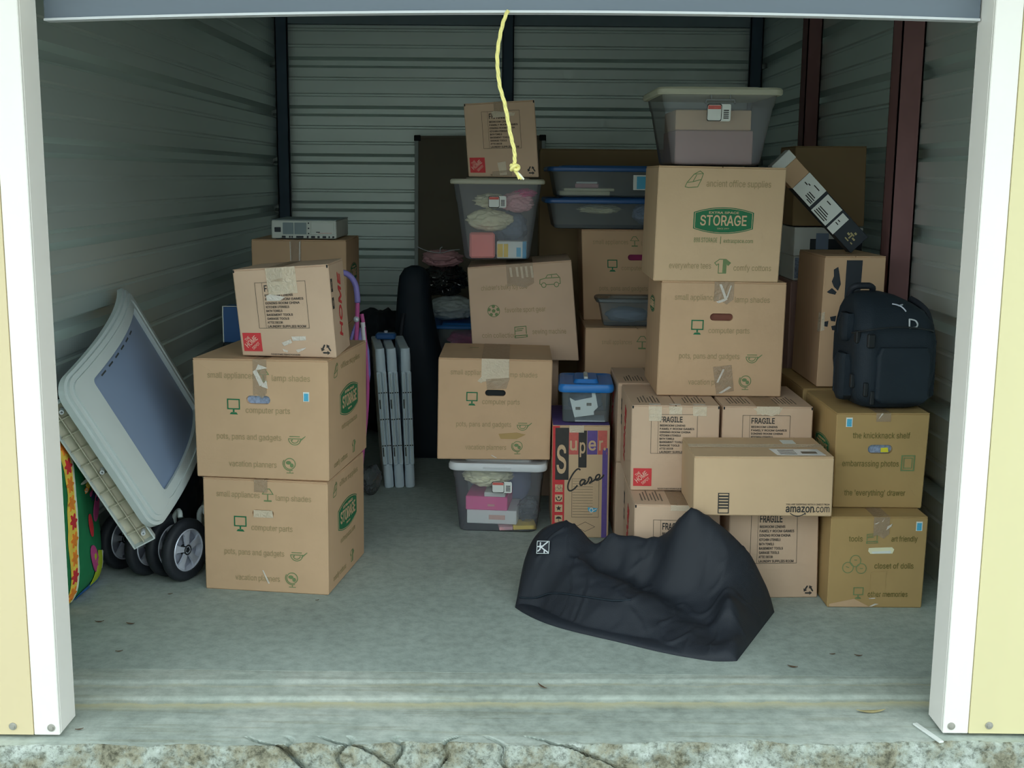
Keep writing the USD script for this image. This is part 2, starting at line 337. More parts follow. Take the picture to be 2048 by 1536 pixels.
def corrugated(length, z0, z1, first):
    """profile along z (depth outward), extruded along +x over length, inner face at y=0 and outer face behind"""
    pts = [(z0, 0.0)]
    z = first
    while z < z1 - 0.05:
        if z > z0 + 0.06:
            pts += [(z - 0.036, 0), (z - 0.016, 0.052), (z + 0.016, 0.052), (z + 0.036, 0)]
        for t in (0.105, 0.21):
            q = z + t
            if z0 + 0.02 < q < z1 - 0.02: pts += [(q - 0.012, 0), (q - 0.005, 0.007), (q + 0.005, 0.007), (q + 0.012, 0)]
        z += 0.316
    pts = sorted(pts); pts.append((z1, 0.0))
    p = np.array(pts); n = len(p); v = []
    for x in (0, length):
        for th in (0, 0.012):
            v += [(x, d + th, zz) for zz, d in p]
    v = np.array(v); f = []
    for i in range(n - 1):
        f += [[i, i + 1, 2 * n + i + 1], [i, 2 * n + i + 1, 2 * n + i], [n + i, 2 * n + n + i, 3 * n + i + 1], [n + i, 3 * n + i + 1, n + i + 1],
              [i, n + i, n + i + 1], [i, n + i + 1, i + 1], [2 * n + i, 2 * n + i + 1, 3 * n + i + 1], [2 * n + i, 3 * n + i + 1, 3 * n + i]]
    return trimesh.Trimesh(v, np.array(f), process=False)
def place(m, rz, loc):
    m = m.copy(); m.apply_transform(trimesh.transformations.rotation_matrix(math.radians(rz), [0, 0, 1])); m.apply_translation(loc); return m
RIB = 0.024
def wall(name, label, sheet, outer):
    t = thing(name, label, 'wall', kind='structure'); put(t, 'ribbed_sheet', sheet, 'wall_steel'); put(t, 'outer_sheet', outer, 'wall_steel')
wall('wall_back', 'ribbed grey steel back wall of the unit', place(corrugated(XR - XL + 0.1, 0, ZC, RIB), 0, (XL - 0.05, YB, 0)), bx(XL - .2, XR + .2, YB + .075, YB + .10, 0, ZC))
wall('wall_left', 'ribbed grey steel wall on the left', place(corrugated(YB - 0.1, 0, ZC, RIB - 0.02), 90, (XL, 0.1, 0)), bx(XL - .10, XL - .075, .09, YB + .1, 0, ZC))
wall('wall_right', 'ribbed grey steel wall on the right', place(corrugated(YB - 0.1, 0, ZC, RIB), -90, (XR, YB, 0)), bx(XR + .075, XR + .10, .09, YB + .1, 0, ZC))
solo('ceiling', bx(XL - 0.2, XR + 0.2, 0.0, YB + 0.2, ZC, ZC + 0.05), 'roof_steel', 'steel roof over the unit', 'ceiling', kind='structure')
solo('trim_1', bx(XL, XR, YB - 0.07, YB - 0.002, 2.475, 2.60), 'girt', 'dark steel girt along the top of the back wall', 'beam', kind='structure')
def channel(x0, x1, y0, y1, z1=ZC, t=0.006, lip=0.02, open_='x+'):
    """an open steel C post"""
    if open_ == 'x+': return cat_(bx(x0, x0 + t, y0, y1, 0, z1), bx(x0, x1, y0, y0 + t, 0, z1), bx(x0, x1, y1 - t, y1, 0, z1), bx(x1 - t, x1, y0, y0 + lip, 0, z1), bx(x1 - t, x1, y1 - lip, y1, 0, z1))
    return cat_(bx(x0, x1, y0, y0 + t, 0, z1), bx(x0, x0 + t, y0, y1, 0, z1), bx(x1 - t, x1, y0, y1, 0, z1), bx(x0, x0 + lip, y1 - t, y1, 0, z1), bx(x1 - lip, x1, y1 - t, y1, 0, z1))
solo('steel_post', channel(XL + 0.002, -1.517, 5.09, YB - 0.075, open_='y'), 'col_navy', 'dark steel post in the back left corner', 'post', kind='structure')
solo('steel_post', channel(-0.108, -0.031, 5.08, YB - 0.075, open_='y'), 'col_navy', 'dark steel post in the middle of the back wall', 'post', kind='structure')
solo('steel_post', channel(1.514, XR - 0.002, 5.09, YB - 0.075, open_='y'), 'col_navy', 'dark steel post in the back right corner', 'post', kind='structure')
solo('steel_post', channel(1.505, XR - 0.002, 1.83, 1.95), 'col_rust', 'red-brown steel post on the right wall nearest the door', 'post', kind='structure')
solo('steel_post', channel(1.52, XR - 0.002, 3.5, 3.62), 'col_rust', 'red-brown steel post halfway down the right wall', 'post', kind='structure')

def jamb(side):
    s = -1 if side == 'l' else 1
    x0 = -1.226 if s < 0 else 1.186; y = yoff(x0)
    xo = x0 + s * 0.070
    t = thing('trim_2' if s < 0 else 'trim_3', f'white steel door jamb on the {"left" if s < 0 else "right"} of the opening', 'door jamb', kind='structure')
    a, b = sorted((x0, xo))
    put(t, 'front_flange', cb(a, b, y, y + 0.012, -0.004, 2.35, c=0.002), 'steel_white')
    r0, r1 = sorted((x0, x0 + s * 0.012))
    put(t, 'return_flange', cb(r0, r1, y + 0.012, y + 0.118, -0.004, 2.35, c=0.002), 'steel_white')
    sc = lathe([(0.0001, 0), (0.0105, 0), (0.0105, 0.002), (0.0062, 0.0025), (0.006, 0.006), (0.0001, 0.0065)], 6 * 3)
    sc.apply_transform(trimesh.transformations.rotation_matrix(math.pi / 2, [1, 0, 0]))
    m = sc.copy(); m.apply_translation([x0 + s * 0.022, y - 0.0002, 0.018]); put(t, 'screw', m, 'screw_zinc', smooth=30)
    # wall panel beside the jamb
    w = thing('wall_front_left' if s < 0 else 'wall_front_right', f'{"warm" if s < 0 else "pale"} yellow steel panel beside the {"left" if s < 0 else "right"} jamb', 'wall', kind='structure')
    prof = [(0, 0), (0.16, 0), (0.165, 0.004), (0.185, 0.004), (0.19, 0), (0.30, 0), (0.305, 0.004), (0.325, 0.004), (0.33, 0), (1.2, 0)]
    v, f = [], []
    for px, d in prof:
        for yy in (y - 0.004 - d + 0.002, y + 0.03):
            for zz in (-0.002, 2.9): v.append((xo + s * (px + 0.001), yy, zz))
    for i in range(len(prof) - 1):
        a_, b_ = 4 * i, 4 * (i + 1)
        f += [[a_, b_, b_ + 1], [a_, b_ + 1, a_ + 1], [a_ + 2, b_ + 3, b_ + 2], [a_ + 2, a_ + 3, b_ + 3], [a_, a_ + 2, b_ + 2], [a_, b_ + 2, b_], [a_ + 1, b_ + 1, b_ + 3], [a_ + 1, b_ + 3, a_ + 3]]
    f += [[0, 1, 3], [0, 3, 2]]
    k = trimesh.Trimesh(np.array(v), np.array(f), process=False); k.fix_normals()
    put(w, 'panel', k, 'steel_yellow' if s < 0 else 'steel_cream')
    for px in (0.055, 0.39):
        m = sc.copy(); m.apply_translation([xo + s * px, y - 0.0025, 0.022]); put(w, 'screw', m, 'screw_zinc', smooth=30)
pm('steel_cream', (224, 214, 168), 0.5, 0.03, 5, 0, 60, 0.4, 0, (1, 1, 0.1))
jamb('l'); jamb('r')
solo('wall_front_header', bx(-2.5, 2.5, 0.10, 0.13, 2.0, 3.4), 'steel_yellow', 'yellow steel header above the door opening', 'wall', kind='structure')
for s, lab in ((-1, 'left'), (1, 'right')):
    x0, x1 = sorted((s * 1.29, s * 1.70)); solo(f'wall_return_{lab}', bx(x0, x1, 0.085, 0.11, 0, 2.75), 'wall_steel', f'inner steel sheet behind the {lab} front panel', 'wall', kind='structure')
# roll-up door: bottom bar, lip and curtain
d = thing('door_1', 'blue-grey steel roll-up door raised to the top of the opening', 'door', kind='structure')
def bar(z0, z1, y0, y1, rise=0.02):
    xs = np.linspace(-1.222, 1.182, 41); r = []
    for x in xs:
        zz = rise * (1 - ((x - 0.02) / 1.2) ** 2) + 0.008 * (x / 1.2)
        r.append([(x, y0, z0 + zz), (x, y1, z0 + zz), (x, y1, z1 + zz), (x, y0, z1 + zz)])
    m = loft(r); m.fix_normals(); return m
put(d, 'bottom_bar', bar(1.899, 2.01, 0.135, 0.17), 'door_steel')
put(d, 'lip', bar(1.893, 1.899, 0.128, 0.172), 'lid_white', label='pale folded lip under the bottom bar')
put(d, 'curtain', corrugated(2.40, 2.03, 2.72, 2.1).apply_transform(trimesh.transformations.translation_matrix([-1.22, 0.15, 0])), 'door_steel')

# ------------------------------------------------------------------ cartons
class Carton:
    def __init__(s, name, label, fbl, fbr, ftr, ftl, dep, mat='kraft', bulge=0.004, hole=None, holemat='dark', group=None, flapdir='y', cat='box', back=(0, 0), nosub=False):
        fbl, fbr, ftr, ftl = map(np.array, (fbl, fbr, ftr, ftl))
        yaw = math.atan2(fbr[1] - fbl[1], fbr[0] - fbl[0]); s.w = np.linalg.norm((fbr - fbl)[:2]); s.d = dep
        s.h = ((ftl + ftr) / 2 - (fbl + fbr) / 2)[2]; z0 = min(fbl[2], fbr[2])
        ydir = np.array([-math.sin(yaw), math.cos(yaw), 0]); xdir = np.array([math.cos(yaw), math.sin(yaw), 0])
        o = (fbl + fbr) / 2 + ydir * dep / 2; o[2] = z0
        R = np.array([xdir, ydir, [0, 0, 1]])
        s.c = np.zeros((2, 2, 2, 3))
        for ix, iz, p in ((0, 0, fbl), (1, 0, fbr), (1, 1, ftr), (0, 1, ftl)):
            s.c[ix, 0, iz] = R @ (p - o); s.c[ix, 1, iz] = R @ (p - o) + np.array([0, dep, 0])
        s.c[0, 1, :, 0] += back[0]; s.c[1, 1, :, 0] += back[1]
        s.bulge = bulge; s.mat = mat
        s.t = thing(name, label, cat, o, math.degrees(yaw), group)
        w, d_, h = s.w / 2, s.d / 2, s.h
        b = cbox(-w, w, -d_, d_, 0, h - 0.004, c=0.0035)
        if hole:
            u, v, hw, hh = hole
            hx, hz = -w + u * s.w, h - v * s.h
            q = LineString([(hx - hw / 2 + hh / 2, hz), (hx + hw / 2 - hh / 2, hz)]).buffer(hh / 2, quad_segs=5)
            e = trimesh.creation.extrude_polygon(q, 0.03, engine='earcut'); e.vertices = np.column_stack([e.vertices[:, 0], -d_ + 0.018 - e.vertices[:, 2], e.vertices[:, 1]])
            b = b - m3.Manifold(m3.Mesh(np.asarray(e.vertices, np.float32), np.asarray(e.faces, np.uint32)))
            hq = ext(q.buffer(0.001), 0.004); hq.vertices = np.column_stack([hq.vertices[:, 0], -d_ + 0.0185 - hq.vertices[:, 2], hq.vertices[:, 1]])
        m = tm(b)
        v, f = trimesh.remesh.subdivide_to_size(m.vertices, m.faces, 0.13, max_iter=8); m = trimesh.Trimesh(v, f, process=False); m.merge_vertices()
        put(s.t, 'body', s.map(m), mat, smooth=25)
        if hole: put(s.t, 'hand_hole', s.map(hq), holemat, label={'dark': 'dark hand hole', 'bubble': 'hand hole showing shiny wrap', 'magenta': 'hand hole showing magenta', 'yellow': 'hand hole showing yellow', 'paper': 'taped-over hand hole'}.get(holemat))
        g = 0.0018
        for k in (0, 1):
            if flapdir == 'y': a = (-w + 0.001, -g, -d_ + 0.001, d_ - 0.001) if k == 0 else (g, w - 0.001, -d_ + 0.001, d_ - 0.001)
            else: a = (-w + 0.001, w - 0.001, -d_ + 0.001, -g) if k == 0 else (-w + 0.001, w - 0.001, g, d_ - 0.001)
            put(s.t, 'flap', s.map(cb(*a, h - 0.004, h, c=0.0012)), mat)
    def map(s, m):
        v = np.asarray(m.vertices, float); w, d_, h = s.w, s.d, s.h
        u = np.stack([v[:, 0] / w + 0.5, v[:, 1] / d_ + 0.5, v[:, 2] / h], 1)
        o = np.zeros_like(v)
        for i, j, k in np.ndindex(2, 2, 2):
            wt = (u[:, 0] if i else 1 - u[:, 0]) * (u[:, 1] if j else 1 - u[:, 1]) * (u[:, 2] if k else 1 - u[:, 2]); o += wt[:, None] * s.c[i, j, k]
        c = np.clip(2 * u - 1, -1, 1); b = s.bulge
        o[:, 1] += b * np.sign(c[:, 1]) * np.abs(c[:, 1]) ** 3 * (1 - c[:, 0] ** 2) * (1 - c[:, 2] ** 2)
        o[:, 0] += b * np.sign(c[:, 0]) * np.abs(c[:, 0]) ** 3 * (1 - c[:, 1] ** 2) * (1 - c[:, 2] ** 2)
        r = trimesh.Trimesh(o, m.faces, process=False); return r
    def dec(s, face, m, mat, name='print', lift=0.0009, label=None, parent=None):
        v = np.asarray(m.vertices); x, y, z = v[:, 0], v[:, 1], v[:, 2] + lift; w, d_, h = s.w / 2, s.d / 2, s.h
        o = {'front': lambda: (x - w, -d_ - z, y), 'right': lambda: (w + z, x - d_, y), 'left': lambda: (-w - z, d_ - x, y), 'top': lambda: (x - w, y - d_, h + z)}[face]()
        n = trimesh.Trimesh(np.column_stack(o), m.faces, process=False)
        if np.ptp(v[:, :2], axis=0).max() > 0.15:
            vv, ff = trimesh.remesh.subdivide_to_size(n.vertices, n.faces, 0.13, max_iter=6); n = trimesh.Trimesh(vv, ff, process=False)
        return put(parent or s.t, name, s.map(n), mat, label=label)
    def dims(s, face): return (s.w if face in ('front', 'top') else s.d), (s.d if face == 'top' else s.h)
    def text(s, face, rows, mat='ink_faint', name='lettering', bold=False):
        W, H = s.dims(face)
        for t, u0, u1, v, hh in rows: s.dec(face, txt(t, hh, (u1 - u0) * W, u0 * W, (1 - v) * H - hh / 2, bold), mat, name)
    def icon(s, face, g, u, v, size, mat='ink_green', name='icon', th=None):
        """g: shapely in a unit box centred on 0; size in metres"""
        W, H = s.dims(face); q = affinity.scale(g, size, size, origin=(0, 0)); q = affinity.translate(q, u * W, (1 - v) * H)
        s.dec(face, ext(q), mat, name)
    def tape(s, u=0.5, wd=0.05, front=0.09, top=True, mat='tape_clear', wav=0.0):
        W, H = s.dims('front'); x = u * W
        if front: s.dec('front', ext(Polygon([(x - wd / 2, H), (x + wd / 2, H), (x + wd / 2, H - front + wav), (x + wd / 6, H - front - wav), (x - wd / 4, H - front + wav * 0.6), (x - wd / 2, H - front)])), mat, 'tape', 0.0018)
        if top: s.dec('top', ext(sbox(x - wd / 2, 0.002, x + wd / 2, s.d)), 'tape_clear', 'tape', 0.0006)
    def patch(s, face, pts, mat, name='tape', lift=0.0022, label=None):
        W, H = s.dims(face); s.dec(face, ext(Polygon([(a * W, (1 - b) * H) for a, b in pts])), mat, name, lift, label)

# icons (unit size about 1)
I_MON = unary_union([sbox(-0.5, -0.22, 0.5, 0.6).difference(sbox(-0.41, -0.13, 0.41, 0.51)), sbox(-0.06, -0.42, 0.06, -0.2), Polygon([(-0.32, -0.6), (0.32, -0.6), (0.2, -0.44), (-0.2, -0.44)])])
I_LAMP = unary_union([Polygon([(-0.2, 0.6), (0.2, 0.6), (0.55, 0.05), (-0.55, 0.05)]).difference(Polygon([(-0.15, 0.53), (0.15, 0.53), (0.43, 0.11), (-0.43, 0.11)])), sbox(-0.05, -0.5, 0.05, 0.05), sbox(-0.36, -0.6, 0.36, -0.47)])
I_BOWL = unary_union([stroke(0.06, arc(-0.1, 0.1, 0.5, 0.5, 180, 360), [(-0.6, 0.1), (0.4, 0.1)], [(-0.5, 0.28), (0.3, 0.28)], [(0.35, 0.0), (0.75, 0.3)], [(0.3, -0.1), (0.7, 0.25)], arc(-0.1, 0.05, 0.3, 0.3, 190, 350)), Point(-0.3, 0).buffer(0.05)])
I_GLOBE = unary_union([stroke(0.06, arc(0, 0.12, 0.42, 0.42, 0, 360, 24), arc(0, 0.12, 0.52, 0.52, 150, 290)), stroke(0.05, [(0, -0.4), (0, -0.55)], [(-0.25, -0.58), (0.25, -0.58)]), Polygon(arc(-0.1, 0.2, 0.2, 0.14, 0, 360)), Polygon(arc(0.15, 0.0, 0.14, 0.16, 0, 360))])
I_CAR = stroke(0.035, [(-0.5, -0.05), (-0.48, 0.14), (-0.2, 0.2), (-0.1, 0.34), (0.35, 0.36), (0.5, 0.18), (0.5, -0.08), (0.42, -0.1)], [(-0.5, -0.05), (-0.42, -0.1)], [(-0.2, -0.1), (0.2, -0.1)], [(-0.2, 0.2), (0.48, 0.2)], arc(-0.31, -0.12, 0.11, 0.11, 0, 360), arc(0.31, -0.12, 0.11, 0.11, 0, 360), [(0.1, 0.2), (0.1, 0.34)])
I_BALL = unary_union([stroke(0.05, arc(0, 0, 0.5, 0.5, 0, 360, 28))] + [Polygon([(0.17 * math.cos(a), 0.17 * math.sin(a)) for a in np.radians(np.arange(90, 450, 72))])] + [Polygon(arc(0.38 * math.cos(a), 0.38 * math.sin(a), 0.15, 0.15, 0, 360, 7)).intersection(Point(0, 0).buffer(0.5)) for a in np.radians(np.arange(90, 450, 72))])
I_SEW = unary_union([stroke(0.06, [(-0.45, -0.2), (-0.45, 0.35), (0.42, 0.42), (0.42, -0.15)], [(-0.45, 0.05), (0.1, 0.1)], [(-0.3, 0.2), (0.2, 0.24)]), Polygon([(-0.5, -0.5), (0.5, -0.42), (0.5, -0.22), (-0.5, -0.28)]).difference(Polygon([(-0.4, -0.44), (0.4, -0.38), (0.4, -0.3), (-0.4, -0.34)]))])
I_TEE = Polygon([(-0.22, 0.45), (0.22, 0.45), (0.55, 0.2), (0.38, 0.0), (0.27, 0.1), (0.27, -0.5), (-0.27, -0.5), (-0.27, 0.1), (-0.38, 0.0), (-0.55, 0.2)])
I_TEE2 = unary_union([I_TEE.difference(I_TEE.buffer(-0.05)), I_TEE.intersection(sbox(0.02, -1, 1, 1))])
I_PEN = stroke(0.045, [(-0.55, -0.4), (-0.35, -0.45), (0.2, -0.4), (0.4, 0.05), (-0.1, -0.1), (-0.45, -0.15), (-0.55, -0.4)], [(-0.45, -0.15), (-0.05, 0.35), (0.5, 0.4), (0.4, 0.05)], [(-0.1, -0.1), (0.1, 0.3)], [(0.5, 0.4), (0.3, 0.55), (-0.05, 0.35)])
I_FRAME = unary_union([sbox(-0.42, -0.5, 0.42, 0.5).difference(sbox(-0.34, -0.42, 0.34, 0.42)), sbox(-0.27, -0.34, 0.27, 0.34).difference(sbox(-0.22, -0.29, 0.22, 0.29))])
I_FACES = stroke(0.04, arc(-0.35, -0.15, 0.3, 0.32, 0, 360, 20), arc(0.05, 0.25, 0.3, 0.34, 0, 360, 20), arc(0.4, -0.2, 0.28, 0.3, 0, 360, 20), [(-0.45, -0.1), (-0.3, -0.15)], [(0.0, 0.3), (0.12, 0.3)], [(0.35, -0.2), (0.48, -0.2)])
def _rec():
    a = []
    for k in range(3):
        g = stroke(0.15, [(-0.28, -0.32), (0.12, -0.32)]); h = Polygon([(0.1, -0.12), (0.1, -0.52), (0.38, -0.32)]); a.append(affinity.rotate(unary_union([g, h]), 120 * k, origin=(0, 0)))
    return unary_union(a)
I_REC = _rec()
def logo_shape(hw, hh):
    t = [(x, hh * (1 - 0.38 * (x / hw) ** 2)) for x in np.linspace(-hw, hw, 17)]
    return Polygon(t + [(x, -y) for x, y in reversed(t)])
def storage_logo(c, face, u, v, hw):
    W, H = c.dims(face); hh = hw * 0.44; X, Y = u * W, (1 - v) * H
    o = c.dec(face, ext(affinity.translate(logo_shape(hw, hh), X, Y)), 'ink_green_dark', 'logo', 0.0006)
    rim = logo_shape(hw * 0.965, hh * 0.94).difference(logo_shape(hw * 0.945, hh * 0.905))
    c.dec(face, cat_(txt('STORAGE', hh * 0.74, hw * 1.55, X - hw * 0.775, Y - hh * 0.36, True), txt('EXTRA SPACE', hh * 0.16, hw * 1.0, X - hw * 0.5, Y + hh * 0.52, True), txt('SINCE 1977', hh * 0.11, hw * 0.4, X - hw * 0.2, Y - hh * 0.66), ext(affinity.translate(rim, X, Y))), c.mat, 'logo_lettering', 0.0014, parent=o)

def parts_front(c, hole=True, drop=()):
    """the print of a storage shop carton's long front"""
    hh = 0.021
    c.text('front', [('small appliances', .11, .46, .135, hh), ('lamp shades', .59, .87, .15, hh), ('computer parts', .39, .72, .42, hh), ('pots, pans and gadgets', .165, .65, .645, hh), ('vacation planners', .25, .61, .875, hh)])
    for n, g, u, v, s in (('lamp_icon', I_LAMP, .525, .13, .04), ('monitor_icon', I_MON, .30, .395, .047), ('bowl_icon', I_BOWL, .76, .66, .045), ('globe_icon', I_GLOBE, .71, .875, .048)):
        if n not in drop: c.icon('front', g, u, v, s, 'ink_green' if n != 'monitor_icon' else 'ink_green_dark', n)
def parts_side(c, face='right'):
    storage_logo(c, face, .5, .42, 0.13)
    c.text(face, [('extraspace.com', .3, .7, .62, .02), ('comfy cottons', .12, .45, .90, .02), ('office supplies', .3, .8, .10, .02)])
    c.icon(face, I_PEN, .18, .12, .05, 'ink_green', 'pencil_icon'); c.icon(face, I_TEE2, .62, .87, .05, 'ink_green', 'shirt_icon')
LIST = [('FRAGILE', .0, .62, 0, .026, True), ('BEDROOM LINENS', .0, .7, 1, .0088, True), ('FAMILY ROOM GAMES', .0, .95, 2, .0088, True), ('DINING ROOM CHINA', .0, .85, 3, .0088, True), ('KITCHEN UTENSILS', .0, .58, 4, .0088, True), ('BATH TOWELS', .0, .40, 5, .0088, True), ('BASEMENT TOOLS', .0, .65, 6, .0088, True), ('GARAGE TOOLS', .0, .55, 7, .0088, True), ('ATTIC DECOR', .0, .38, 8, .0088, True), ('LAUNDRY SUPPLIES ROOM', .0, .95, 9, .0088, True)]
def fragile_front(c, red=True, rec=True, u0=.22, u1=.75, v0=.16, v1=.68):
    W, H = c.dims('front'); x0, x1, y0, y1 = u0 * W, u1 * W, (1 - v1) * H, (1 - v0) * H
    fr = unary_union([sbox(x0, y0, x1, y1).difference(sbox(x0 + .0016, y0 + .0016, x1 - .0016, y1 - .0016)), sbox(x0 + .026, y0, x0 + .027, y1)])
    c.dec('front', ext(fr), 'ink_grey', 'checklist_frame')
    tx, tw = x0 + .033, x1 - x0 - .038; ms = []; k = (y1 - y0) / 0.165
    for t, a, b, i, hh, bo in LIST:
        yy = y1 - (0.033 + (0 if i == 0 else 0.004 + 0.0138 * i)) * k
        ms.append(txt(t, hh * k * .85, (b - a) * tw, tx + a * tw, yy, bo))
    c.dec('front', cat_(*ms), 'ink_black', 'lettering')
    if red:
        s = .068; X, Y = .03 * W, .055 * H
        o = c.dec('front', ext(sbox(X, Y, X + s, Y + s)), 'ink_red', 'red_logo', label='red square logo')
        sq = [txt('THE', .010, .02, X + .012, Y + .036, True, 40), txt('HOME', .018, .052, X + .016, Y + .012, True, 40), txt('DEPOT', .010, .034, X + .036, Y + .006, True, 40)]
        c.dec('front', cat_(*sq), 'ink_light', 'logo_lettering', 0.0016, parent=o)
        c.text('front', [('THIS BOX IS MADE FROM RECYCLED BOARD', .31, .62, .975, .006)], 'ink_black', 'small_print')
    c.dec('front', cat_(ext(sbox(.002, H - .012, .007, H - .002)), ext(sbox(W - .007, H - .012, W - .002, H - .002))), 'dark', 'corner_mark')
    if rec: c.icon('front', I_REC, .90, .91, .036, 'ink_black', 'recycling_mark')
def home_side(c, face='right'):
    W, H = c.dims(face)
    c.dec(face, cat_(txt('HOME', .055, None, .50 * W, .16 * H, True, 78), ), 'ink_red', 'red_lettering')
    c.dec(face, cat_(ext(sbox(.04 * W, .70 * H, .12 * W, .84 * H).difference(sbox(.06 * W, .73 * H, .10 * W, .81 * H))), ext(sbox(.04 * W, .52 * H, .12 * W, .64 * H).difference(sbox(.06 * W, .55 * H, .10 * W, .61 * H)))), 'ink_black', 'handling_marks')
def sticker(c, u, v, face='front'):
    W, H = c.dims(face); a, b = u * W, (1 - v) * H
    o = c.dec(face, ext(sbox(a - .011, b - .017, a + .011, b + .017)), 'paper', 'sticker', label='small blue and white sticker')
    c.dec(face, ext(sbox(a - .008, b - .015, a + .008, b + .012)), 'paper_blue', 'sticker_print', 0.0016, parent=o)

# ------------------------------------------------------------------ left stack
G_STOR = 'storage shop cartons'
c = Carton('storage_box', 'tan storage carton on the floor, bottom of the left stack, green side logo', (-1.129, 1.151, 0), (-0.669, 1.089, 0), (-0.668, 1.10, .416), (-1.130, 1.165, .416), .50, 'kraft', hole=(.485, .295, .08, .026), holemat='paper_tan' if False else 'kraft_light')
parts_front(c); parts_side(c); c.tape(.47, .05, .045); c.tape(.47, .05, 0, False); c.patch('front', [(.41, .265), (.56, .265), (.57, .33), (.41, .33)], 'tape_shiny'); c.patch('front', [(.47, .80), (.48, .80), (.53, .92), (.515, .92)], 'tape_white', 'tape_glint')
c = Carton('storage_box', 'tan storage carton with silvery wrap in its hand hole, second in the left stack', (-1.151, 1.17, .418), (-0.664, 1.11, .418), (-0.661, 1.112, .855), (-1.154, 1.172, .851), .55, 'kraft', hole=(.485, .335, .088, .030), holemat='bubble')
parts_front(c); parts_side(c); c.tape(.5, .05, .13, True, 'tape_clear', .01); sticker(c, .84, .30)
c.patch('front', [(.45, .10), (.475, .08), (.53, .20), (.50, .22)], 'tape_white', 'tape_glint'); c.patch('front', [(.49, .04), (.56, .07), (.47, .09)], 'tape_white', 'tape_glint'); c.patch('front', [(.51, .22), (.55, .17), (.56, .24)], 'tape_white', 'tape_glint')
c = Carton('moving_box', 'pinkish moving carton with taped checklist, tilted on top of the left stack', (-0.981, 1.20, .8575), (-0.637, 1.16, .8575), (-0.662, 1.16, 1.190), (-1.009, 1.20, 1.164), .31, 'kraft_pink', back=(0, -.03))
fragile_front(c); home_side(c); c.tape(.44, .055, .05, True)
c.patch('front', [(.345, .005), (.655, .0), (.665, .29), (.36, .31)], 'tape_shiny', label='glossy cream tape patch'); c.patch('front', [(.33, .31), (.37, .295), (.53, .33), (.47, .37), (.335, .37)], 'tape_white', 'tape_glint')
c.patch('front', [(.55, .77), (.70, .765), (.70, .81), (.56, .82)], 'tape_white', 'tape_scrap'); c.patch('front', [(.44, .84), (.54, .80), (.55, .84), (.46, .88)], 'tape_white', 'tape_scrap'); c.patch('front', [(.44, .91), (.50, .93), (.49, .95), (.45, .94)], 'tape_white', 'tape_scrap'); c.patch('front', [(.58, .92), (.69, .89), (.68, .91), (.6, .95)], 'tape_white', 'tape_scrap')

# stack behind the left stack
for k, (lab) in enumerate(('storage carton standing on the floor behind the left stack', 'storage carton in the middle of the stack behind the left stack', 'storage carton with the computer on it, behind the left stack')):
    z0 = .399 * k + (0.0005 * k)
    c = Carton('storage_box', 'tan ' + lab, (-1.244, 2.60, z0), (-0.80, 2.60, z0), (-0.80, 2.60, z0 + .3985), (-1.244, 2.60, z0 + .3985), .46, 'kraft', .003 if False else 'kraft' and .003)
    storage_logo(c, 'right', .5, .42, .11)
    if k == 2:
        c.tape(.47, .05, .10); c.patch('front', [(.405, .02), (.415, .02), (.42, .25), (.41, .25)], 'tape_white', 'tape_glint'); c.patch('front', [(.505, .02), (.52, .02), (.51, .28), (.50, .28)], 'tape_white', 'tape_glint')

t = thing('desktop_computer', 'beige desktop computer showing its rear sockets, on a carton at left', 'computer', (-1.0, 2.62, 1.1985))
W, H = .152, .088
put(t, 'case', cb(-W, W, 0, .40, 0.004, H, c=.004), 'computer_beige'); 
put(t, 'lid_panel', cb(-W - .002, W + .002, .012, .395, H, H + .004, c=.0015), 'computer_grey')
for x0, x1 in ((-.098, -.048), (-.044, .012)): put(t, 'vent', cb(x0, x1, -.002, .001, .024, .078, c=.0008), 'computer_grey')
put(t, 'power_socket', cb(-.137, -.108, -.003, .002, .034, .056, c=.001), 'carton_black')
put(t, 'drive_bay', cb(.034, .142, -.004, .002, .022, .080, c=.0015), 'computer_beige'); put(t, 'slot_strip', cb(.016, .030, -.004, .002, .018, .084, c=.001), 'computer_beige')
for z in (.076, .052, .028): put(t, 'screw', cb(.020, .026, -.0055, -.003, z - .003, z + .003, c=.001), 'carton_black')
put(t, 'red_stripe', bx(.066, .132, -.0046, -.0038, .029, .0305), 'ink_red_faded'); put(t, 'badge', bx(.058, .076, -.0048, -.0038, .032, .036), 'carton_black')
for x0, x1 in ((-.103, -.086), (-.069, -.063), (-.058, -.052), (-.036, -.002), (.014, .022), (.034, .052), (.064, .074), (.088, .104), (.116, .122), (.134, .142)): put(t, 'port', cb(x0, x1, -.004, .002, .007, .016, c=.0008), 'carton_black')
for x in (-.13, .13):
    for y in (.04, .36): put(t, 'foot', lathe([(0.001, 0), (.01, 0), (.01, .005), (.001, .005)], 12).apply_translation([x, y, 0]), 'rubber')

t = thing('storage_bin', 'dark bin on the floor mostly hidden behind the left stack', 'bin', (-1.06, 1.89, 0))
put(t, 'tub', loft([ring2(rrect(.11, .11, .02), 0), ring2(rrect(.125, .125, .03), .80)]), 'black_plastic', smooth=40); put(t, 'lid', loft([ring2(rrect(.132, .132, .03), .8005), ring2(rrect(.132, .132, .03), .815), ring2(rrect(.126, .126, .03), .822)]), 'black_plastic', smooth=40)
t = thing('blue_carton', 'small blue carton with a pale edge, peeking out left of the tilted moving carton', 'box', (-1.145, 1.84, .8225))
put(t, 'body', cb(-.045, .10, -.05, .05, 0, .145, c=.002), 'lid_navy'); put(t, 'edge_strip', cat_(cb(-.0475, -.043, -.052, -.046, 0, .147, c=.001), cb(-.0475, .1025, -.052, -.046, .1455, .149, c=.001)), 'paper')

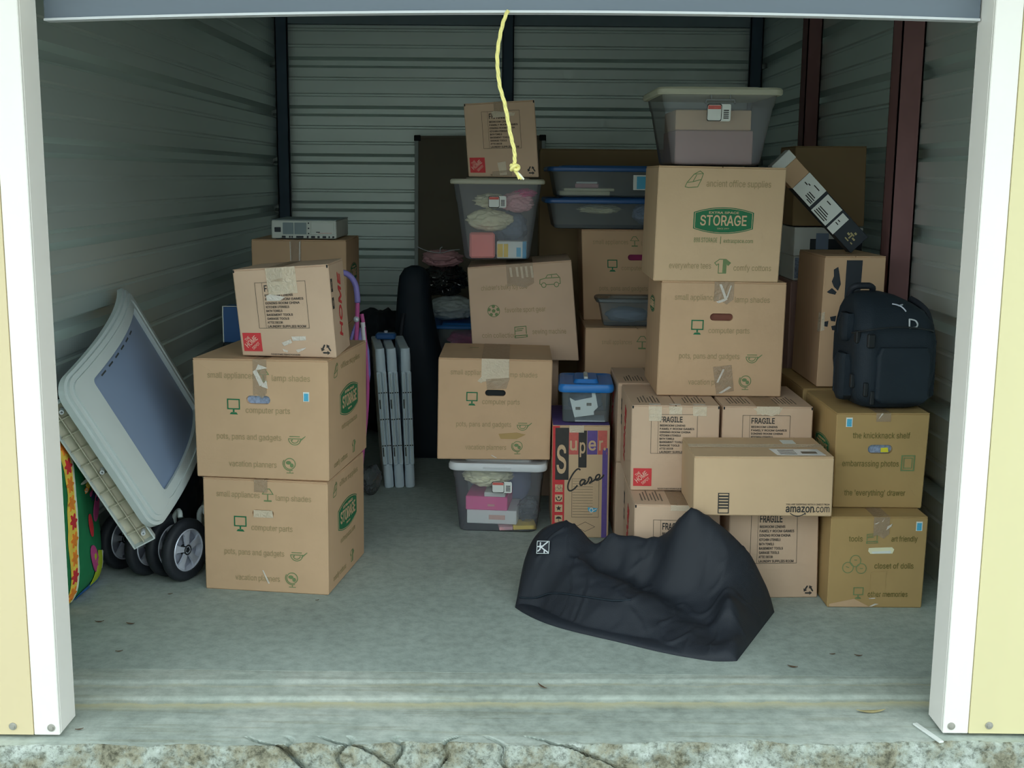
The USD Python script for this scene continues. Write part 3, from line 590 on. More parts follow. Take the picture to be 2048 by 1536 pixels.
# ------------------------------------------------------------------ clear tubs
def tub(name, label, cx, cy, z, rz, b, tp, h, mat, lidmat, lidh=.018, over=.012, step=.80, cat='storage bin', rot=None, lidname='lid', r=.03, group=None, handle=False, latch=False, lidrise=.006):
    """b, tp: half sizes (x, y) at the bottom and under the lid"""
    t = thing(name, label, cat, (cx, cy, z), rz, group, rot=rot)
    (bw, bd), (tw, td) = b, tp
    def at(s): return (bw + (tw - bw) * s, bd + (td - bd) * s)
    rr = []
    for s, g in ((0, -.012), (.02, -.003), (.05, 0)): w, d_ = at(s); rr.append(ring2(rrect(w + g, d_ + g, r), s * h))
    w, d_ = at(step - .02); rr.append(ring2(rrect(w * .985, d_ * .985, r), h * (step - .02)))
    w, d_ = at(step + .02); rr.append(ring2(rrect(w, d_, r), h * (step + .02)))
    rr.append(ring2(rrect(tw, td, r), h)); rr.append(ring2(rrect(tw + .004, td + .004, r), h))
    put(t, 'tub', loft(rr, True, False), mat, smooth=40)
    e = over
    L = [ring2(rrect(tw + e - .002, td + e - .002, r + .01), h - lidh * .7), ring2(rrect(tw + e + .002, td + e + .002, r + .01), h - lidh * .5), ring2(rrect(tw + e + .002, td + e + .002, r + .01), h), ring2(rrect(tw + e - .004, td + e - .004, r + .01), h + lidh * .3),
         ring2(rrect(tw + e - .02, td + e - .02, r), h + lidh * .3), ring2(rrect(tw + e - .026, td + e - .026, r), h + lidh * .3 - .004), ring2(rrect(tw - .05, td - .05, r), h + lidh * .3 - .004), ring2(rrect(tw - .058, td - .058, r), h + lidh * .3 + lidrise)]
    put(t, lidname, loft(L), lidmat, smooth=35)
    return t
def bin_label(t, x, z, y0, dz, w=.075, hh=.048):
    """a sewn-on style product label on the sloped front at y0 (+ slope dz per metre up)"""
    def on(m, l):
        v = np.asarray(m.vertices); return trimesh.Trimesh(np.column_stack([v[:, 0] + x, y0 - dz * (v[:, 1] + z) - l - v[:, 2], v[:, 1] + z]), m.faces, process=False)
    o = put(t, 'label', on(ext(Polygon(rrect(w / 2, hh / 2, .007)), .0008), .0012), 'paper', label='white product label')
    put(o, 'outline', on(ext(affinity.translate(Polygon(rrect(w * .31, hh * .5, .007)).difference(Polygon(rrect(w * .285, hh * .45, .006))), -w * .19, 0)), .0022), 'ink_black')
    put(o, 'red_band', on(ext(sbox(-w * .46, hh * .2, w * .08, hh * .42)), .0022), 'ink_red_faded')
    bars = [sbox(w * .2 , y, w * .42, y + hh * .06) for y in np.arange(-hh * .34, hh * .2, hh * .11)]
    put(o, 'barcode', on(ext(unary_union(bars)), .0022), 'ink_black')

# bottom of the middle stack
t = tub('clear_bin', 'clear bin with a white lid on the floor under the middle carton', -.060, 2.10, 0, -3.5, (.165, .20), (.195, .225), .297, 'clear_tub', 'lid_white', lidh=.032, over=.012)
bin_label(t, .02, .205, -.2065, .11, .085, .05)
put(t, 'lid_grip', cb(-.06, .06, -.244, -.238, .288, .293, c=.0015), 'lid_white')
bx0, by0 = -.052, 1.915
def inner(name, mesh, mat, label, cat, loc, rz=0, extra=(), smooth=False, group=None):
    t_ = thing(name, label, cat, loc, rz, group); put(t_, 'body', mesh, mat, smooth=smooth)
    for n_, m_, mt in extra: put(t_, n_, m_, mt)
    return t_
inner('pink_box', cb(-.095, .085, 0, .2, 0, .06, c=.003), 'pink', 'bright pink box with a white flap inside the bottom clear bin', 'box', (-.115, 1.925, .089), -6, [('flap', cb(-.015, .075, -.003, .2, .0605, .08, c=.002), 'paper'), ('print', cb(.0, .03, -.002, 0.0005, .018, .027, c=.0005), 'ink_light')])
inner('white_box', cb(-.115, .10, 0, .21, 0, .06, c=.003), 'paper', 'white flat box under the pink box in the bottom clear bin', 'box', (-.09, 1.925, .028), -6, [('print', cb(-.02, .05, -.0015, .0005, .02, .04, c=.0005), 'ink_light')])
inner('card_stack', cb(-.05, .05, 0, .1, 0, .018, c=.002), 'mat_yellow', 'yellow and pink cards at the bottom of the clear bin', 'cards', (.045, 1.912, .008), 6, [('card', cb(-.11, -.052, -.005, .09, .0, .015, c=.002), 'pink_pale')])
solo('folded_cloth', blob((-.12, 2.0, .226), (.105, .10, .042), .25, 4, 3, 4), 'cream', 'cream cloth folded under the lid of the bottom clear bin', 'cloth', smooth=True)
solo('folded_cloth', blob((-.06, 2.215, .14), (.135, .065, .125), .12, 2.5, 6, 4), 'lilac', 'lilac grey cloth filling the back of the bottom clear bin', 'cloth', smooth=True)
solo('clear_wrapper', blob((.06, 2.0, .075), (.05, .05, .055), .3, 2.5, 4, 4), 'clear_bag', 'crumpled clear wrapper beside the white box in the bottom bin', 'wrapper', smooth=True)

c = Carton('storage_box', 'tan storage carton with a dark open hand hole, on the white-lidded clear bin', (-.328, 1.88, .3225), (.147, 1.88, .3225), (.153, 1.885, .747), (-.322, 1.885, .754), .45, 'kraft', hole=(.505, .335, .086, .026), holemat='dark')
parts_front(c, drop=('lamp_icon',)); c.tape(.50, .115, .10, True, 'tape_shiny', .012); c.patch('front', [(.50, .02), (.52, .05), (.38, .24), (.345, .22)], 'tape_shiny', 'tape_scrap'); c.patch('front', [(.42, .20), (.63, .18), (.60, .29), (.43, .30)], 'tape_clear', 'tape_scrap', .0028)
c.patch('front', [(.54, .74), (.70, .725), (.78, .745), (.70, .79), (.56, .79)], 'kraft_dark' if False else 'kraft_olive', 'torn_patch', .0012); c.patch('front', [(.48, .95), (.53, .98), (.525, .985), (.478, .958)], 'tape_white', 'tape_glint')
storage_logo(c, 'left', .5, .45, .12)
c.text('top', [('THIS SIDE UP', .25, .33, .3, .015)], 'ink_green')

c = Carton('plain_box', 'plain carton on the floor holding up the leaning storage carton', (-.20, 2.50, 0), (.20, 2.50, 0), (.20, 2.50, .664), (-.20, 2.50, .664), .40, 'kraft_pink')
c.tape(.5, .05, .1)
c = Carton('storage_box', 'tan storage carton with car and football prints, tipped behind the middle carton', (-.196, 2.40, .668), (.289, 2.40, .668), (.247, 2.40, 1.128), (-.224, 2.40, 1.090), .45, 'kraft_pink', bulge=.003)
hh = .022
c.text('front', [('children\'s bulky toy cars', .12, .56, .23, hh), ('favorite sport gear', .33, .72, .47, hh), ('coin collection', .10, .42, .735, hh), ('sewing machine', .58, .90, .70, hh)])
for n, g, u, v, s in (('car_icon', I_CAR, .78, .205, .095), ('ball_icon', I_BALL, .225, .475, .055), ('sewing_icon', I_SEW, .47, .70, .06)): c.icon('front', g, u, v, s, 'ink_green', n)
c.tape(.50, .125, .10, True, 'tape_clear', .01)
for k, (a, b) in enumerate(((.40, .10), (.46, .10), (.505, .12), (.55, .11), (.60, .12))): c.patch('front', [(a, .03), (a + .022, .03), (a + .028, .03 + b), (a + .008, .03 + b)], 'tape_shiny', 'tape_scrap')
c.text('left', [('closet clutter', .3, .7, .4, .02)])

# tall clear bin and the carton on it
zt = 1.123
t = tub('clear_bin', 'tall clear bin with a pale lid and pink contents, on the tipped carton', -.09, 2.60, zt, 0, (.148, .16), (.20, .19), .356, 'clear_tub', 'lid_cream', lidh=.022, over=.012, step=.74, rot=None)
bin_label(t, .0, .262, -.163, .085, .08, .052)
inner('coral_block', cb(-.05, .065, 0, .08, 0, .115, c=.008), 'coral', 'coral pink box low at the left of the tall clear bin', 'box', (-.165, 2.455, zt + .006), 4)
inner('striped_carton', cb(-.06, .075, 0, .1, 0, .078, c=.003), 'paper', 'small white carton with yellow and blue stripes in the tall clear bin', 'box', (-.032, 2.452, zt + .006), -3, [('stripe', cb(-.057, -.032, -.0012, .0005, .006, .066, c=.0004), 'mat_yellow'), ('stripe', cb(-.028, -.008, -.0012, .0005, .006, .066, c=.0004), 'mat_yellow'), ('stripe', cb(.03, .05, -.0012, .0005, .008, .05, c=.0004), 'paper_blue'), ('stripe', cb(.058, .075, -.0012, .0005, .0, .078, c=.0004), 'mat_sky')])
solo('folded_cloth', blob((-.13, 2.56, zt + .175), (.10, .06, .05), .3, 3, 11, 4), 'cream', 'cream cloth slumped at the left inside the tall clear bin', 'cloth', smooth=True)
solo('folded_cloth', blob((-.12, 2.52, zt + .265), (.075, .06, .032), .35, 4, 12, 4), 'cream', 'cream bundle behind the label of the tall clear bin', 'cloth', smooth=True)
solo('folded_cloth', blob((.0, 2.52, zt + .26), (.07, .06, .045), .35, 4, 13, 4), 'pink_pale', 'pale pink cloth beside the label in the tall clear bin', 'cloth', smooth=True)
solo('folded_cloth', blob((.035, 2.55, zt + .298), (.05, .08, .02), .35, 4, 14, 4), 'pink', 'hot pink cloth near the lid of the tall clear bin', 'cloth', smooth=True)
solo('folded_cloth', blob((-.04, 2.66, zt + .14), (.085, .08, .09), .25, 3, 15, 4), 'slate', 'slate blue cloth filling the back of the tall clear bin', 'cloth', smooth=True)
c = Carton('moving_box', 'pinkish moving carton on the tall clear bin, hanging rope in front of it', (-.220, 2.44, 1.496), (.096, 2.44, 1.496), (.072, 2.44, 1.836), (-.244, 2.44, 1.816), .34, 'kraft_pink', back=(0, 0))
fragile_front(c, u0=.24, u1=.78, v0=.12, v1=.62); c.tape(.5, .05, .05); c.patch('front', [(.38, .13), (.42, .12), (.72, .15), (.70, .19), (.40, .21)], 'tape_shiny', 'tape_scrap'); c.patch('front', [(.42, .81), (.54, .79), (.55, .97), (.45, .98)], 'tape_shiny', 'tape_scrap'); c.patch('front', [(.34, .93), (.62, .90), (.62, .985), (.34, .99)], 'tape_clear', 'tape_scrap')

# ------------------------------------------------------------------ column between the middle and the right stack
c = Carton('storage_box', 'tan storage carton on the floor behind the blue-lidded container, bottom of its stack', (.312, 2.42, 0), (.78, 2.42, 0), (.78, 2.42, .408), (.312, 2.42, .408), .48, 'kraft')
c = Carton('storage_box', 'tan storage carton under the small lidded clear container', (.318, 2.40, .409), (.79, 2.40, .409), (.79, 2.40, .8205), (.317, 2.40, .8205), .74, 'kraft')
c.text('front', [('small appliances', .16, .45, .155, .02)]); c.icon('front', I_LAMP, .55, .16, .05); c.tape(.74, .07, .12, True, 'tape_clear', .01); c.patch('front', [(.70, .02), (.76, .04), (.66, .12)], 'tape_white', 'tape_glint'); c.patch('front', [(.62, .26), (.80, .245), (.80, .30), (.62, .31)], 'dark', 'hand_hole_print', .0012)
c = Carton('storage_box', 'tan storage carton with magenta in its hand hole, under the flat blue-lidded bins', (.324, 2.70, .8215), (.80, 2.70, .8215), (.785, 2.70, 1.2555), (.306, 2.70, 1.2535), .45, 'kraft', hole=(.555, .305, .095, .028), holemat='magenta')
parts_front(c)
for k, (z, lab, xx) in enumerate(((1.2565, 'lower flat clear underbed bin with a blue lid, grey contents', .155), (1.4048, 'upper flat clear underbed bin with a blue lid and a picture label', .165))):
    t = tub('underbed_bin', lab, xx + .40, 2.90, z, 1.0, (.38, .2), (.415, .225), .135, 'clear_tub_blue', 'lid_navy', lidh=.022, over=.014, step=.85)
    if k: put(t, 'label', trimesh.Trimesh(*(lambda m: (m.vertices + [0, 0, 0], m.faces))(cb(-.025, .06, -.222, -.2195, .035, .105, c=.0008))), 'paper', label='picture label'); put(t, 'label_picture', cb(-.008, .044, -.2235, -.2218, .04, .098, c=.0005), 'paper_blue')
solo('paper_pile', cat_(cb(.20, .44, 2.74, 3.0, 1.4125, 1.432, c=.003), cb(.22, .46, 2.73, 2.98, 1.433, 1.446, c=.003)), 'cream', 'cream papers lying flat in the upper blue-lidded bin', 'papers')
inner('photo_album', cb(-.055, .055, 0, .15, 0, .02, c=.002), 'pink_pale', 'pale pink booklet on the papers in the upper blue-lidded bin', 'booklet', (.33, 2.76, 1.447), -5, [('paper', cb(-.05, .05, -.002, .14, .0205, .03, c=.002), 'paper')])
solo('folded_cloth', blob((.40, 2.84, 1.345), (.10, .08, .022), .3, 4, 21, 4), 'cream', 'pale cloth strip in the lower blue-lidded bin', 'cloth', smooth=True)
solo('folded_cloth', blob((.62, 2.84, 1.325), (.06, .08, .05), .2, 3, 22, 4), 'bubble', 'light blue bundle in the lower blue-lidded bin', 'cloth', smooth=True)
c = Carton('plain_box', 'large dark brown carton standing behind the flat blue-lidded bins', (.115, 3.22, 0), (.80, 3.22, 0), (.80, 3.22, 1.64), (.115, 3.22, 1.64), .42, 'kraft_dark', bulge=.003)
t = tub('food_container', 'small clear container with a clear lid on a tan carton', .52, 2.53, .8215, 0, (.115, .075), (.142, .095), .125, 'clear_tub_blue', 'clear_tub_blue', lidh=.02, over=.010, cat='container', r=.02)
solo('folded_cloth', blob((.52, 2.535, .868), (.10, .062, .036), .2, 3, 25, 3), 'slate', 'dark blue-grey cloth inside the small clear container', 'cloth', smooth=True)
c = None

# ------------------------------------------------------------------ cased carton and blue-lidded container
c = Carton('computer_case_box', 'tall narrow carton with red and purple print beside the bottom clear bin', (.158, 1.83, 0), (.396, 1.83, 0), (.394, 1.83, .484), (.155, 1.83, .482), .46, 'kraft_light', bulge=.002)
W, H = c.w, c.h
c.dec('front', ext(sbox(0.001, .002, .26 * W * .82, .52 * H)), 'ink_red', 'red_band'); c.dec('front', ext(sbox(0.001, .52 * H, .03, H - .002)), 'ink_red', 'red_band', .0007)
s_ = txt('S', .115, .040, .018, .585 * H, True); c.dec('front', ext(affinity.translate(sbox(0, 0, .056, .46 * H), .012, .52 * H).difference(sbox(0, 0, 0, 0))), 'ink_black', 'letter_plate', .0012); c.dec('front', s_, 'kraft_light', 'lettering', .002)
for x0, x1, m_ in ((.066, .108, 'ink_red_faded'), (.144, .186, 'ink_purple'), (.188, .226, 'ink_red_faded')): c.dec('front', ext(sbox(x0, .745 * H, x1, .955 * H)), m_, 'letter_plate')
c.dec('front', ext(sbox(.108, .63 * H, .142, .955 * H)), 'ink_black', 'letter_plate', .0009)
c.dec('front', cat_(txt('u', .052, .03, .072, .785 * H, True), txt('p', .058, .024, .113, .76 * H, True), txt('e', .052, .032, .149, .785 * H, True), txt('r.', .052, .028, .193, .785 * H, True)), 'kraft_light', 'lettering', .0018)
def script(w, *ls): return unary_union([LineString(l).buffer(w / 2, quad_segs=3) for l in ls])
def bez(p, n=10):
    from scipy.interpolate import CubicSpline
    p = np.array(p, float); t_ = np.arange(len(p)); cs = CubicSpline(t_, p); return [tuple(a) for a in cs(np.linspace(0, len(p) - 1, n * (len(p) - 1)))]
cs_ = script(.0065, bez([(.115, .295), (.098, .292), (.078, .262), (.066, .228), (.070, .206), (.086, .208), (.104, .226)]), bez([(.136, .250), (.122, .250), (.116, .236), (.124, .229), (.138, .248), (.134, .235), (.142, .236), (.152, .252)]),
             bez([(.152, .252), (.160, .262), (.164, .248), (.156, .238), (.170, .246), (.182, .258)]), bez([(.176, .252), (.196, .262), (.196, .274), (.184, .268), (.182, .252), (.198, .254), (.214, .272)]))
c.dec('front', ext(cs_), 'ink_black', 'script_lettering')
for i, yy in enumerate((.445, .355, .265, .17)):
    o = c.dec('front', ext(sbox(.012, yy * H - .016, .044, yy * H + .016)), 'kraft_light', 'symbol_plate', .0012)
    g = [I_FACES, unary_union([Point(0, .2).buffer(.16), stroke(.16, arc(-.05, .05, .4, .45, 170, 265), arc(.05, .05, .4, .45, 275, 370))]), Polygon([(.5 * math.cos(a) * (1 if k % 2 == 0 else .42), .5 * math.sin(a) * (1 if k % 2 == 0 else .42)) for k, a in enumerate(np.radians(np.arange(90, 450, 36)))]), unary_union([Polygon(arc(0, 0, .5, .42, 0, 180)), stroke(.07, [(0, 0), (0, -.4), (.12, -.45)])])][i]
    c.dec('front', ext(affinity.translate(affinity.scale(g, .024, .024, origin=(0, 0)), .028, yy * H)), 'ink_black', 'symbol', .002, parent=o)
c.dec('front', ext(sbox(.208, .002, .230, .80 * H)), 'ink_purple', 'purple_band')
fr_ = sbox(.082, .185 * H, .196, .53 * H); c.dec('front', ext(fr_.difference(fr_.buffer(-.0015)).union(unary_union([sbox(.086, y, .17, y + .0012) for y in np.arange(.21 * H, .51 * H, .012)]))), 'ink_grey', 'table_print')
dm = Polygon([(.098, .10 * H), (.14, .145 * H), (.182, .10 * H), (.14, .055 * H)]); c.dec('front', ext(dm.difference(dm.buffer(-.0016))), 'ink_grey', 'diamond_print')
o = c.dec('front', ext(Polygon([(.150, .275 * H), (.192, .268 * H), (.184, .236 * H), (.165, .23 * H), (.152, .245 * H)])), 'paper_blue', 'sticker', label='small blue sticker'); c.dec('front', ext(stroke(.004, arc(.165, .25 * H, .007, .009, 0, 360), [(.172, .245 * H), (.186, .262 * H)])), 'paper', 'sticker_print', .002, parent=o)
c.dec('top', ext(sbox(.002, .002, W - .002, .44)), 'ink_purple', 'top_print'); c.tape(.42, .06, .03, True, 'tape_shiny')

t = tub('handled_container', 'clear container with a bright blue handled lid, on the tall narrow carton', .298, 2.00, .4865, -2, (.097, .135), (.104, .145), .155, 'clear_tub_blue', 'lid_blue', lidh=.034, over=.010, cat='container', r=.018, lidrise=.012)
put(t, 'handle', cb(-.009, .009, -.075, .06, .172, .186, c=.003), 'alu')
def cardpoly(): return Polygon([(-.072, .095), (-.072, .1), (-.05, .088), (.02, .104), (.018, .125), (.032, .128), (.045, .062), (.028, .045), (.03, .03), (-.052, .018)])
q = ext(cardpoly(), .0015); q = trimesh.Trimesh(np.column_stack([q.vertices[:, 0], -.0995 + 0 * q.vertices[:, 0] - q.vertices[:, 2], q.vertices[:, 1]]), q.faces, process=False)
t2 = thing('paper_card', 'torn white card standing inside the blue-lidded container', 'card', (.302, 1.965, .492), -2); put(t2, 'card', q, 'paper')
q2 = ext(unary_union([sbox(-.048, .05, -.028, .062), sbox(-.002, .068, .018, .08)]), .0008); put(t2, 'print', trimesh.Trimesh(np.column_stack([q2.vertices[:, 0], -.1015 - q2.vertices[:, 2], q2.vertices[:, 1]]), q2.faces, process=False), 'ink_grey')
solo('paper_strip', place(cb(-.05, .075, -.06, .06, 0, .006, c=.001), -2, (.302, 1.935, .489)), 'paper', 'white papers flat in the bottom of the blue-lidded container', 'papers')
solo('folded_cloth', blob((.302, 2.05, .55), (.075, .07, .055), .2, 3, 31, 3), 'slate', 'dark grey cloth at the back of the blue-lidded container', 'cloth', smooth=True)

# ------------------------------------------------------------------ right stack
def small_box(label, fbl, fbr, ftr, ftl, dep, **k):
    c = Carton('moving_box', label, fbl, fbr, ftr, ftl, dep, 'kraft_pink', **k)
    for u in (.10, .62): c.dec('top', cat_(*[ext(sbox(u * c.w + i * .012, .05 + (i % 2) * .012, u * c.w + i * .012 + .004, .15 + (i % 3) * .02)) for i in range(7)]), 'ink_grey', 'flap_print')
    return c
c = small_box('pinkish moving carton on the floor behind the right stack, only its left edge showing', (.421, 1.81, 0), (.75, 1.81, 0), (.75, 1.81, .335), (.421, 1.81, .335), .40)
home_side(c, 'left')
c = small_box('pinkish moving carton second up behind the right stack, left edge showing', (.421, 1.80, .3355), (.75, 1.80, .3355), (.75, 1.80, .668), (.421, 1.80, .668), .41)
home_side(c, 'left'); c.tape(.5, .05, .05)
c = small_box('pinkish moving carton on the floor directly behind the black bag, below the red-logo carton', (.434, 1.12, 0), (.740, 1.12, 0), (.740, 1.12, .3385), (.431, 1.12, .3425), .42)
fragile_front(c); home_side(c, 'left'); c.tape(.55, .08, .02, True, 'tape_shiny')
c = small_box('pinkish moving carton on the floor under the smiling-arrow carton, recycling mark showing', (.768, 1.10, 0), (1.103, 1.118, 0), (1.088, 1.10, .3345), (.768, 1.085, .3345), .42)
fragile_front(c, red=False, u0=.24, u1=.76, v0=.02, v1=.60)
c = small_box('pinkish moving carton with three tape squares and a red logo, right stack', (.433, 1.31, .344), (.757, 1.31, .344), (.757, 1.31, .669), (.431, 1.31, .669), .45)
fragile_front(c, v0=.10, v1=.56); home_side(c, 'left')
for a, b, hh in ((.19, .34, .18), (.42, .57, .10), (.69, .85, .12)): c.patch('front', [(a, .01), (b, .01), (b, hh), (a + .005, hh)], 'tape_shiny', 'tape', label='cream tape square')
for a, b in ((.20, .33), (.43, .56), (.70, .84)): c.dec('top', ext(sbox(a * c.w, .002, b * c.w, .03)), 'tape_white', 'tape', .0012)
c = small_box('pinkish moving carton with crumpled tape at the top centre, right of the three-tape carton', (.769, 1.31, .338), (1.103, 1.31, .338), (1.102, 1.31, .668), (.768, 1.31, .668), .45)
fragile_front(c, red=False, v0=.10, v1=.56); c.tape(.5, .085, .03, True, 'tape_shiny', .006); c.patch('front', [(.33, .02), (.66, .01), (.62, .09), (.52, .06), (.44, .10), (.38, .06)], 'tape_shiny', 'tape_scrap')
c = Carton('shipping_box', 'wide tan shipping carton with a smiling arrow under black lettering', (.623, .99, .3405), (1.105, .99, .3405), (1.103, .99, .554), (.620, .99, .551), .312, 'kraft_light', bulge=.003, flapdir='x')
W, H = c.w, c.h
aw = txt('amazon', .026, .098, .665 * W, .075 * H, True); c.dec('front', aw, 'ink_black', 'lettering'); c.dec('front', txt('.com', .026, .052, .665 * W + .100, .075 * H), 'ink_black', 'lettering')
sm = [(.675 * W + .012 + x, .05 * H - .010 * math.sin(math.pi * x / .05)) for x in np.linspace(0, .05, 12)]; c.dec('front', ext(unary_union([LineString(sm).buffer(.0014), Polygon([(.675 * W + .058, .05 * H - .002), (.675 * W + .064, .05 * H + .005), (.675 * W + .066, .05 * H - .004)])])), 'ink_black', 'smile_arrow')
c.text('front', [('YOU ARE SHIPPING WITH A SMILE FROM', .665, .98, .795, .0055)], 'ink_black', 'small_print')
bc = sbox(.175 * W, .04 * H, .255 * W, .39 * H); c.dec('front', ext(unary_union([bc.difference(bc.buffer(-.003))] + [sbox(.175 * W, y, .255 * W, y + .006) for y in np.linspace(.12 * H, .32 * H, 5)])), 'ink_black', 'ladder_mark')
o = c.dec('top', ext(Polygon([(.60 * W, .02), (.95 * W, .016), (.93 * W, .11), (.58 * W, .115)])), 'label_gloss', 'shipping_label', .0012, label='white shipping label'); c.dec('top', ext(unary_union([sbox(.63 * W, y, .75 * W, y + .006) for y in (.03, .05, .07, .09)] + [sbox(.79 * W, .04, .9 * W, .07)])), 'ink_grey', 'label_print', .002, parent=o)
c.dec('top', ext(sbox(.72 * W, .20, .82 * W, .26)), 'paper', 'sticker', .0012); c.dec('top', ext(sbox(.002, .14, W - .002, .19)), 'tape_white' if False else 'tape_shiny', 'tape', .0018)
c = Carton('storage_box', 'tan storage carton with rust-brown in its hand hole, under the big logo carton', (.543, 1.50, .6725), (1.021, 1.50, .6705), (1.025, 1.50, 1.110), (.551, 1.50, 1.113), .45, 'kraft', hole=(.49, .305, .088, .028), holemat='rust')
parts_front(c, drop=('lamp_icon',)); c.tape(.50, .075, .075, True, 'tape_clear', .01); storage_logo(c, 'left', .45, .25, .075)
for p in ([(.46, .02), (.48, .02), (.53, .15), (.51, .16)], [(.44, .17), (.50, .145), (.52, .16), (.46, .185)], [(.55, .03), (.56, .03), (.53, .14), (.52, .13)], [(.52, .76), (.535, .76), (.49, .88), (.475, .88)], [(.5, .97), (.58, .91), (.60, .92), (.52, .975)]): c.patch('front', p, 'tape_white', 'tape_glint')
c.patch('front', [(.44, .74), (.59, .72), (.62, .95), (.48, .985)], 'tape_clear')
c = Carton('storage_box', 'tan storage carton with a large green oval STORAGE logo, high in the right stack', (.518, 1.50, 1.113), (.991, 1.50, 1.1115), (1.005, 1.50, 1.539), (.527, 1.50, 1.544), .45, 'kraft_light', bulge=.003)
c.text('front', [('ancient office supplies', .38, .885, .145, .024), ('everywhere tees', .12, .455, .86, .022), ('comfy cottons', .635, .935, .875, .022), ], 'ink_faint')
c.text('front', [('888 STORAGE', .305, .49, .635, .017), ('|', .515, .52, .635, .017), ('extraspace.com', .54, .775, .64, .015)], 'ink_green')
storage_logo(c, 'front', .53, .465, .112); c.icon('front', I_PEN, .285, .12, .062, 'ink_green', 'pencil_icon'); c.icon('front', I_TEE2, .545, .86, .058, 'ink_green', 'shirt_icon')
t = tub('clear_bin', 'large clear bin with a pale lid and a carton inside, top of the right stack', .742, 1.72, 1.5455, 1.0, (.165, .20), (.218, .235), .275, 'clear_tub', 'lid_cream', lidh=.026, over=.014, step=.78)
bin_label(t, -.005, .192, -.2085, .12, .088, .062)
put(t, 'latch', cat_(tube([(-.055, -.232, .225), (-.052, -.24, .238), (.05, -.24, .238), (.053, -.232, .225)], .004, 6, 16), tube([(-.035, -.236, .24), (-.035, -.243, .268)], .003, 6), tube([(.035, -.236, .24), (.035, -.243, .268)], .003, 6)), 'clear_tub', smooth=True)
inner('inner_carton', cb(-.150, .142, 0, .33, 0, .125, c=.003), 'blush_carton', 'dusty pink carton seen through the front of the top clear bin', 'box', (.742, 1.555, 1.550), 1)
inner('inner_carton', cb(-.150, .135, 0, .30, 0, .075, c=.003), 'kraft_light', 'flat tan carton on the dusty pink one inside the top clear bin', 'box', (.742, 1.565, 1.676), 1)

# right column
c = Carton('storage_box', 'olive tan storage carton on the floor at far right, cream paper in its hand hole', (1.113, 1.017, 0), (1.449, 1.019, 0), (1.449, 1.01, .337), (1.109, 1.008, .335), .44, 'kraft_olive', hole=None)
c.text('front', [('tools', .19, .33, .235, .02), ('art friendly', .63, .90, .235, .02), ('closet of dolls', .47, .88, .53, .02), ('other memories', .42, .84, .845, .02)], 'ink_olive'); c.icon('front', I_SEW, .43, .23, .04, 'ink_green', 'tool_icon'); c.icon('front', I_FACES, .26, .525, .062, 'ink_green', 'faces_icon'); c.icon('front', I_MON, .32, .835, .036, 'ink_green', 'monitor_icon')
c.tape(.52, .055, .07, True, 'tape_clear', .008); sticker(c, .91, .10)
hw = [(.40, .335), (.64, .325), (.665, .35), (.65, .395), (.42, .40), (.395, .37)]; c.patch('front', hw, 'cream', 'hand_hole', .0012, 'hand hole showing cream paper'); c.patch('front', [(.43, .375), (.63, .365), (.63, .392), (.44, .395)], 'paper', 'hand_hole_paper', .0018)
for p in ([(.50, .05), (.47, .075), (.44, .075)], [(.55, .01), (.53, .05), (.52, .05)], [(.63, .07), (.62, .10), (.57, .14), (.58, .10)], [(.43, .89), (.50, .885), (.50, .895), (.44, .9)], [(.44, .985), (.50, .95), (.54, .955), (.47, .985)]): c.patch('front', p, 'tape_white', 'tape_glint')
c.patch('front', [(.44, .60), (.60, .59), (.60, .86), (.44, .86)], 'kraft_olive', 'bare_patch', .0007); c.patch('front', [(.02, .99), (.02, .96), (.28, .90), (.45, .99)], 'kraft', 'scuffed_patch', .0007)
c = Carton('storage_box', 'olive tan storage carton under the black backpack, clear parcel in its hand hole', (1.142, 1.12, .3375), (1.460, 1.12, .3375), (1.469, 1.12, .685), (1.139, 1.12, .683), .46, 'kraft_olive', hole=(.485, .375, .086, .032), holemat='bubble')
c.text('front', [('the knickknack shelf', .18, .80, .23, .021), ('embarrassing photos', .08, .70, .525, .021), ('the \'everything\' drawer', .12, .80, .835, .021)], 'ink_olive'); c.icon('front', I_FRAME, .80, .52, .058, 'ink_green', 'frame_icon'); sticker(c, .135, .095)
c.patch('front', [(.49, .36), (.565, .355), (.575, .405), (.49, .405)], 'yellow', 'yellow_tag', .0012); c.patch('front', [(.48, .0), (.50, .0), (.46, .05), (.445, .06)], 'tape_white', 'tape_glint'); storage_logo(c, 'left', .62, .45, .1); c.tape(.5, .05, .03)
c = Carton('plain_box', 'plain carton on the floor under the tall black-taped carton', (1.135, 1.62, 0), (1.49, 1.62, 0), (1.49, 1.62, .683), (1.135, 1.62, .683), .52, 'kraft_olive')
c = Carton('tall_box', 'tall tan carton with black tape strips behind the backpack', (1.192, 1.64, .6875), (1.434, 1.64, .6875), (1.438, 1.64, 1.205), (1.201, 1.64, 1.203), .44, 'kraft', bulge=.002, flapdir='y')
c.patch('front', [(.355, .03), (.615, .03), (.585, .985), (.35, .985)], 'carton_black', 'black_tape', .0012, 'wide black tape strip'); c.patch('front', [(.15, .10), (.22, .08), (.25, .14), (.28, .21), (.24, .26), (.17, .23), (.13, .19), (.16, .15)], 'carton_black', 'torn_black_tape', .0012); c.patch('front', [(.06, .27), (.14, .24), (.22, .27), (.20, .29), (.1, .28)], 'carton_black', 'torn_black_tape', .0012)
for a, b in ((.14, .46), (.02, .50), (.17, .53)): c.patch('front', [(a, b), (a + .10, b - .01), (a + .09, b + .035), (a + .02, b + .03)], 'carton_black', 'torn_black_tape', .0012)
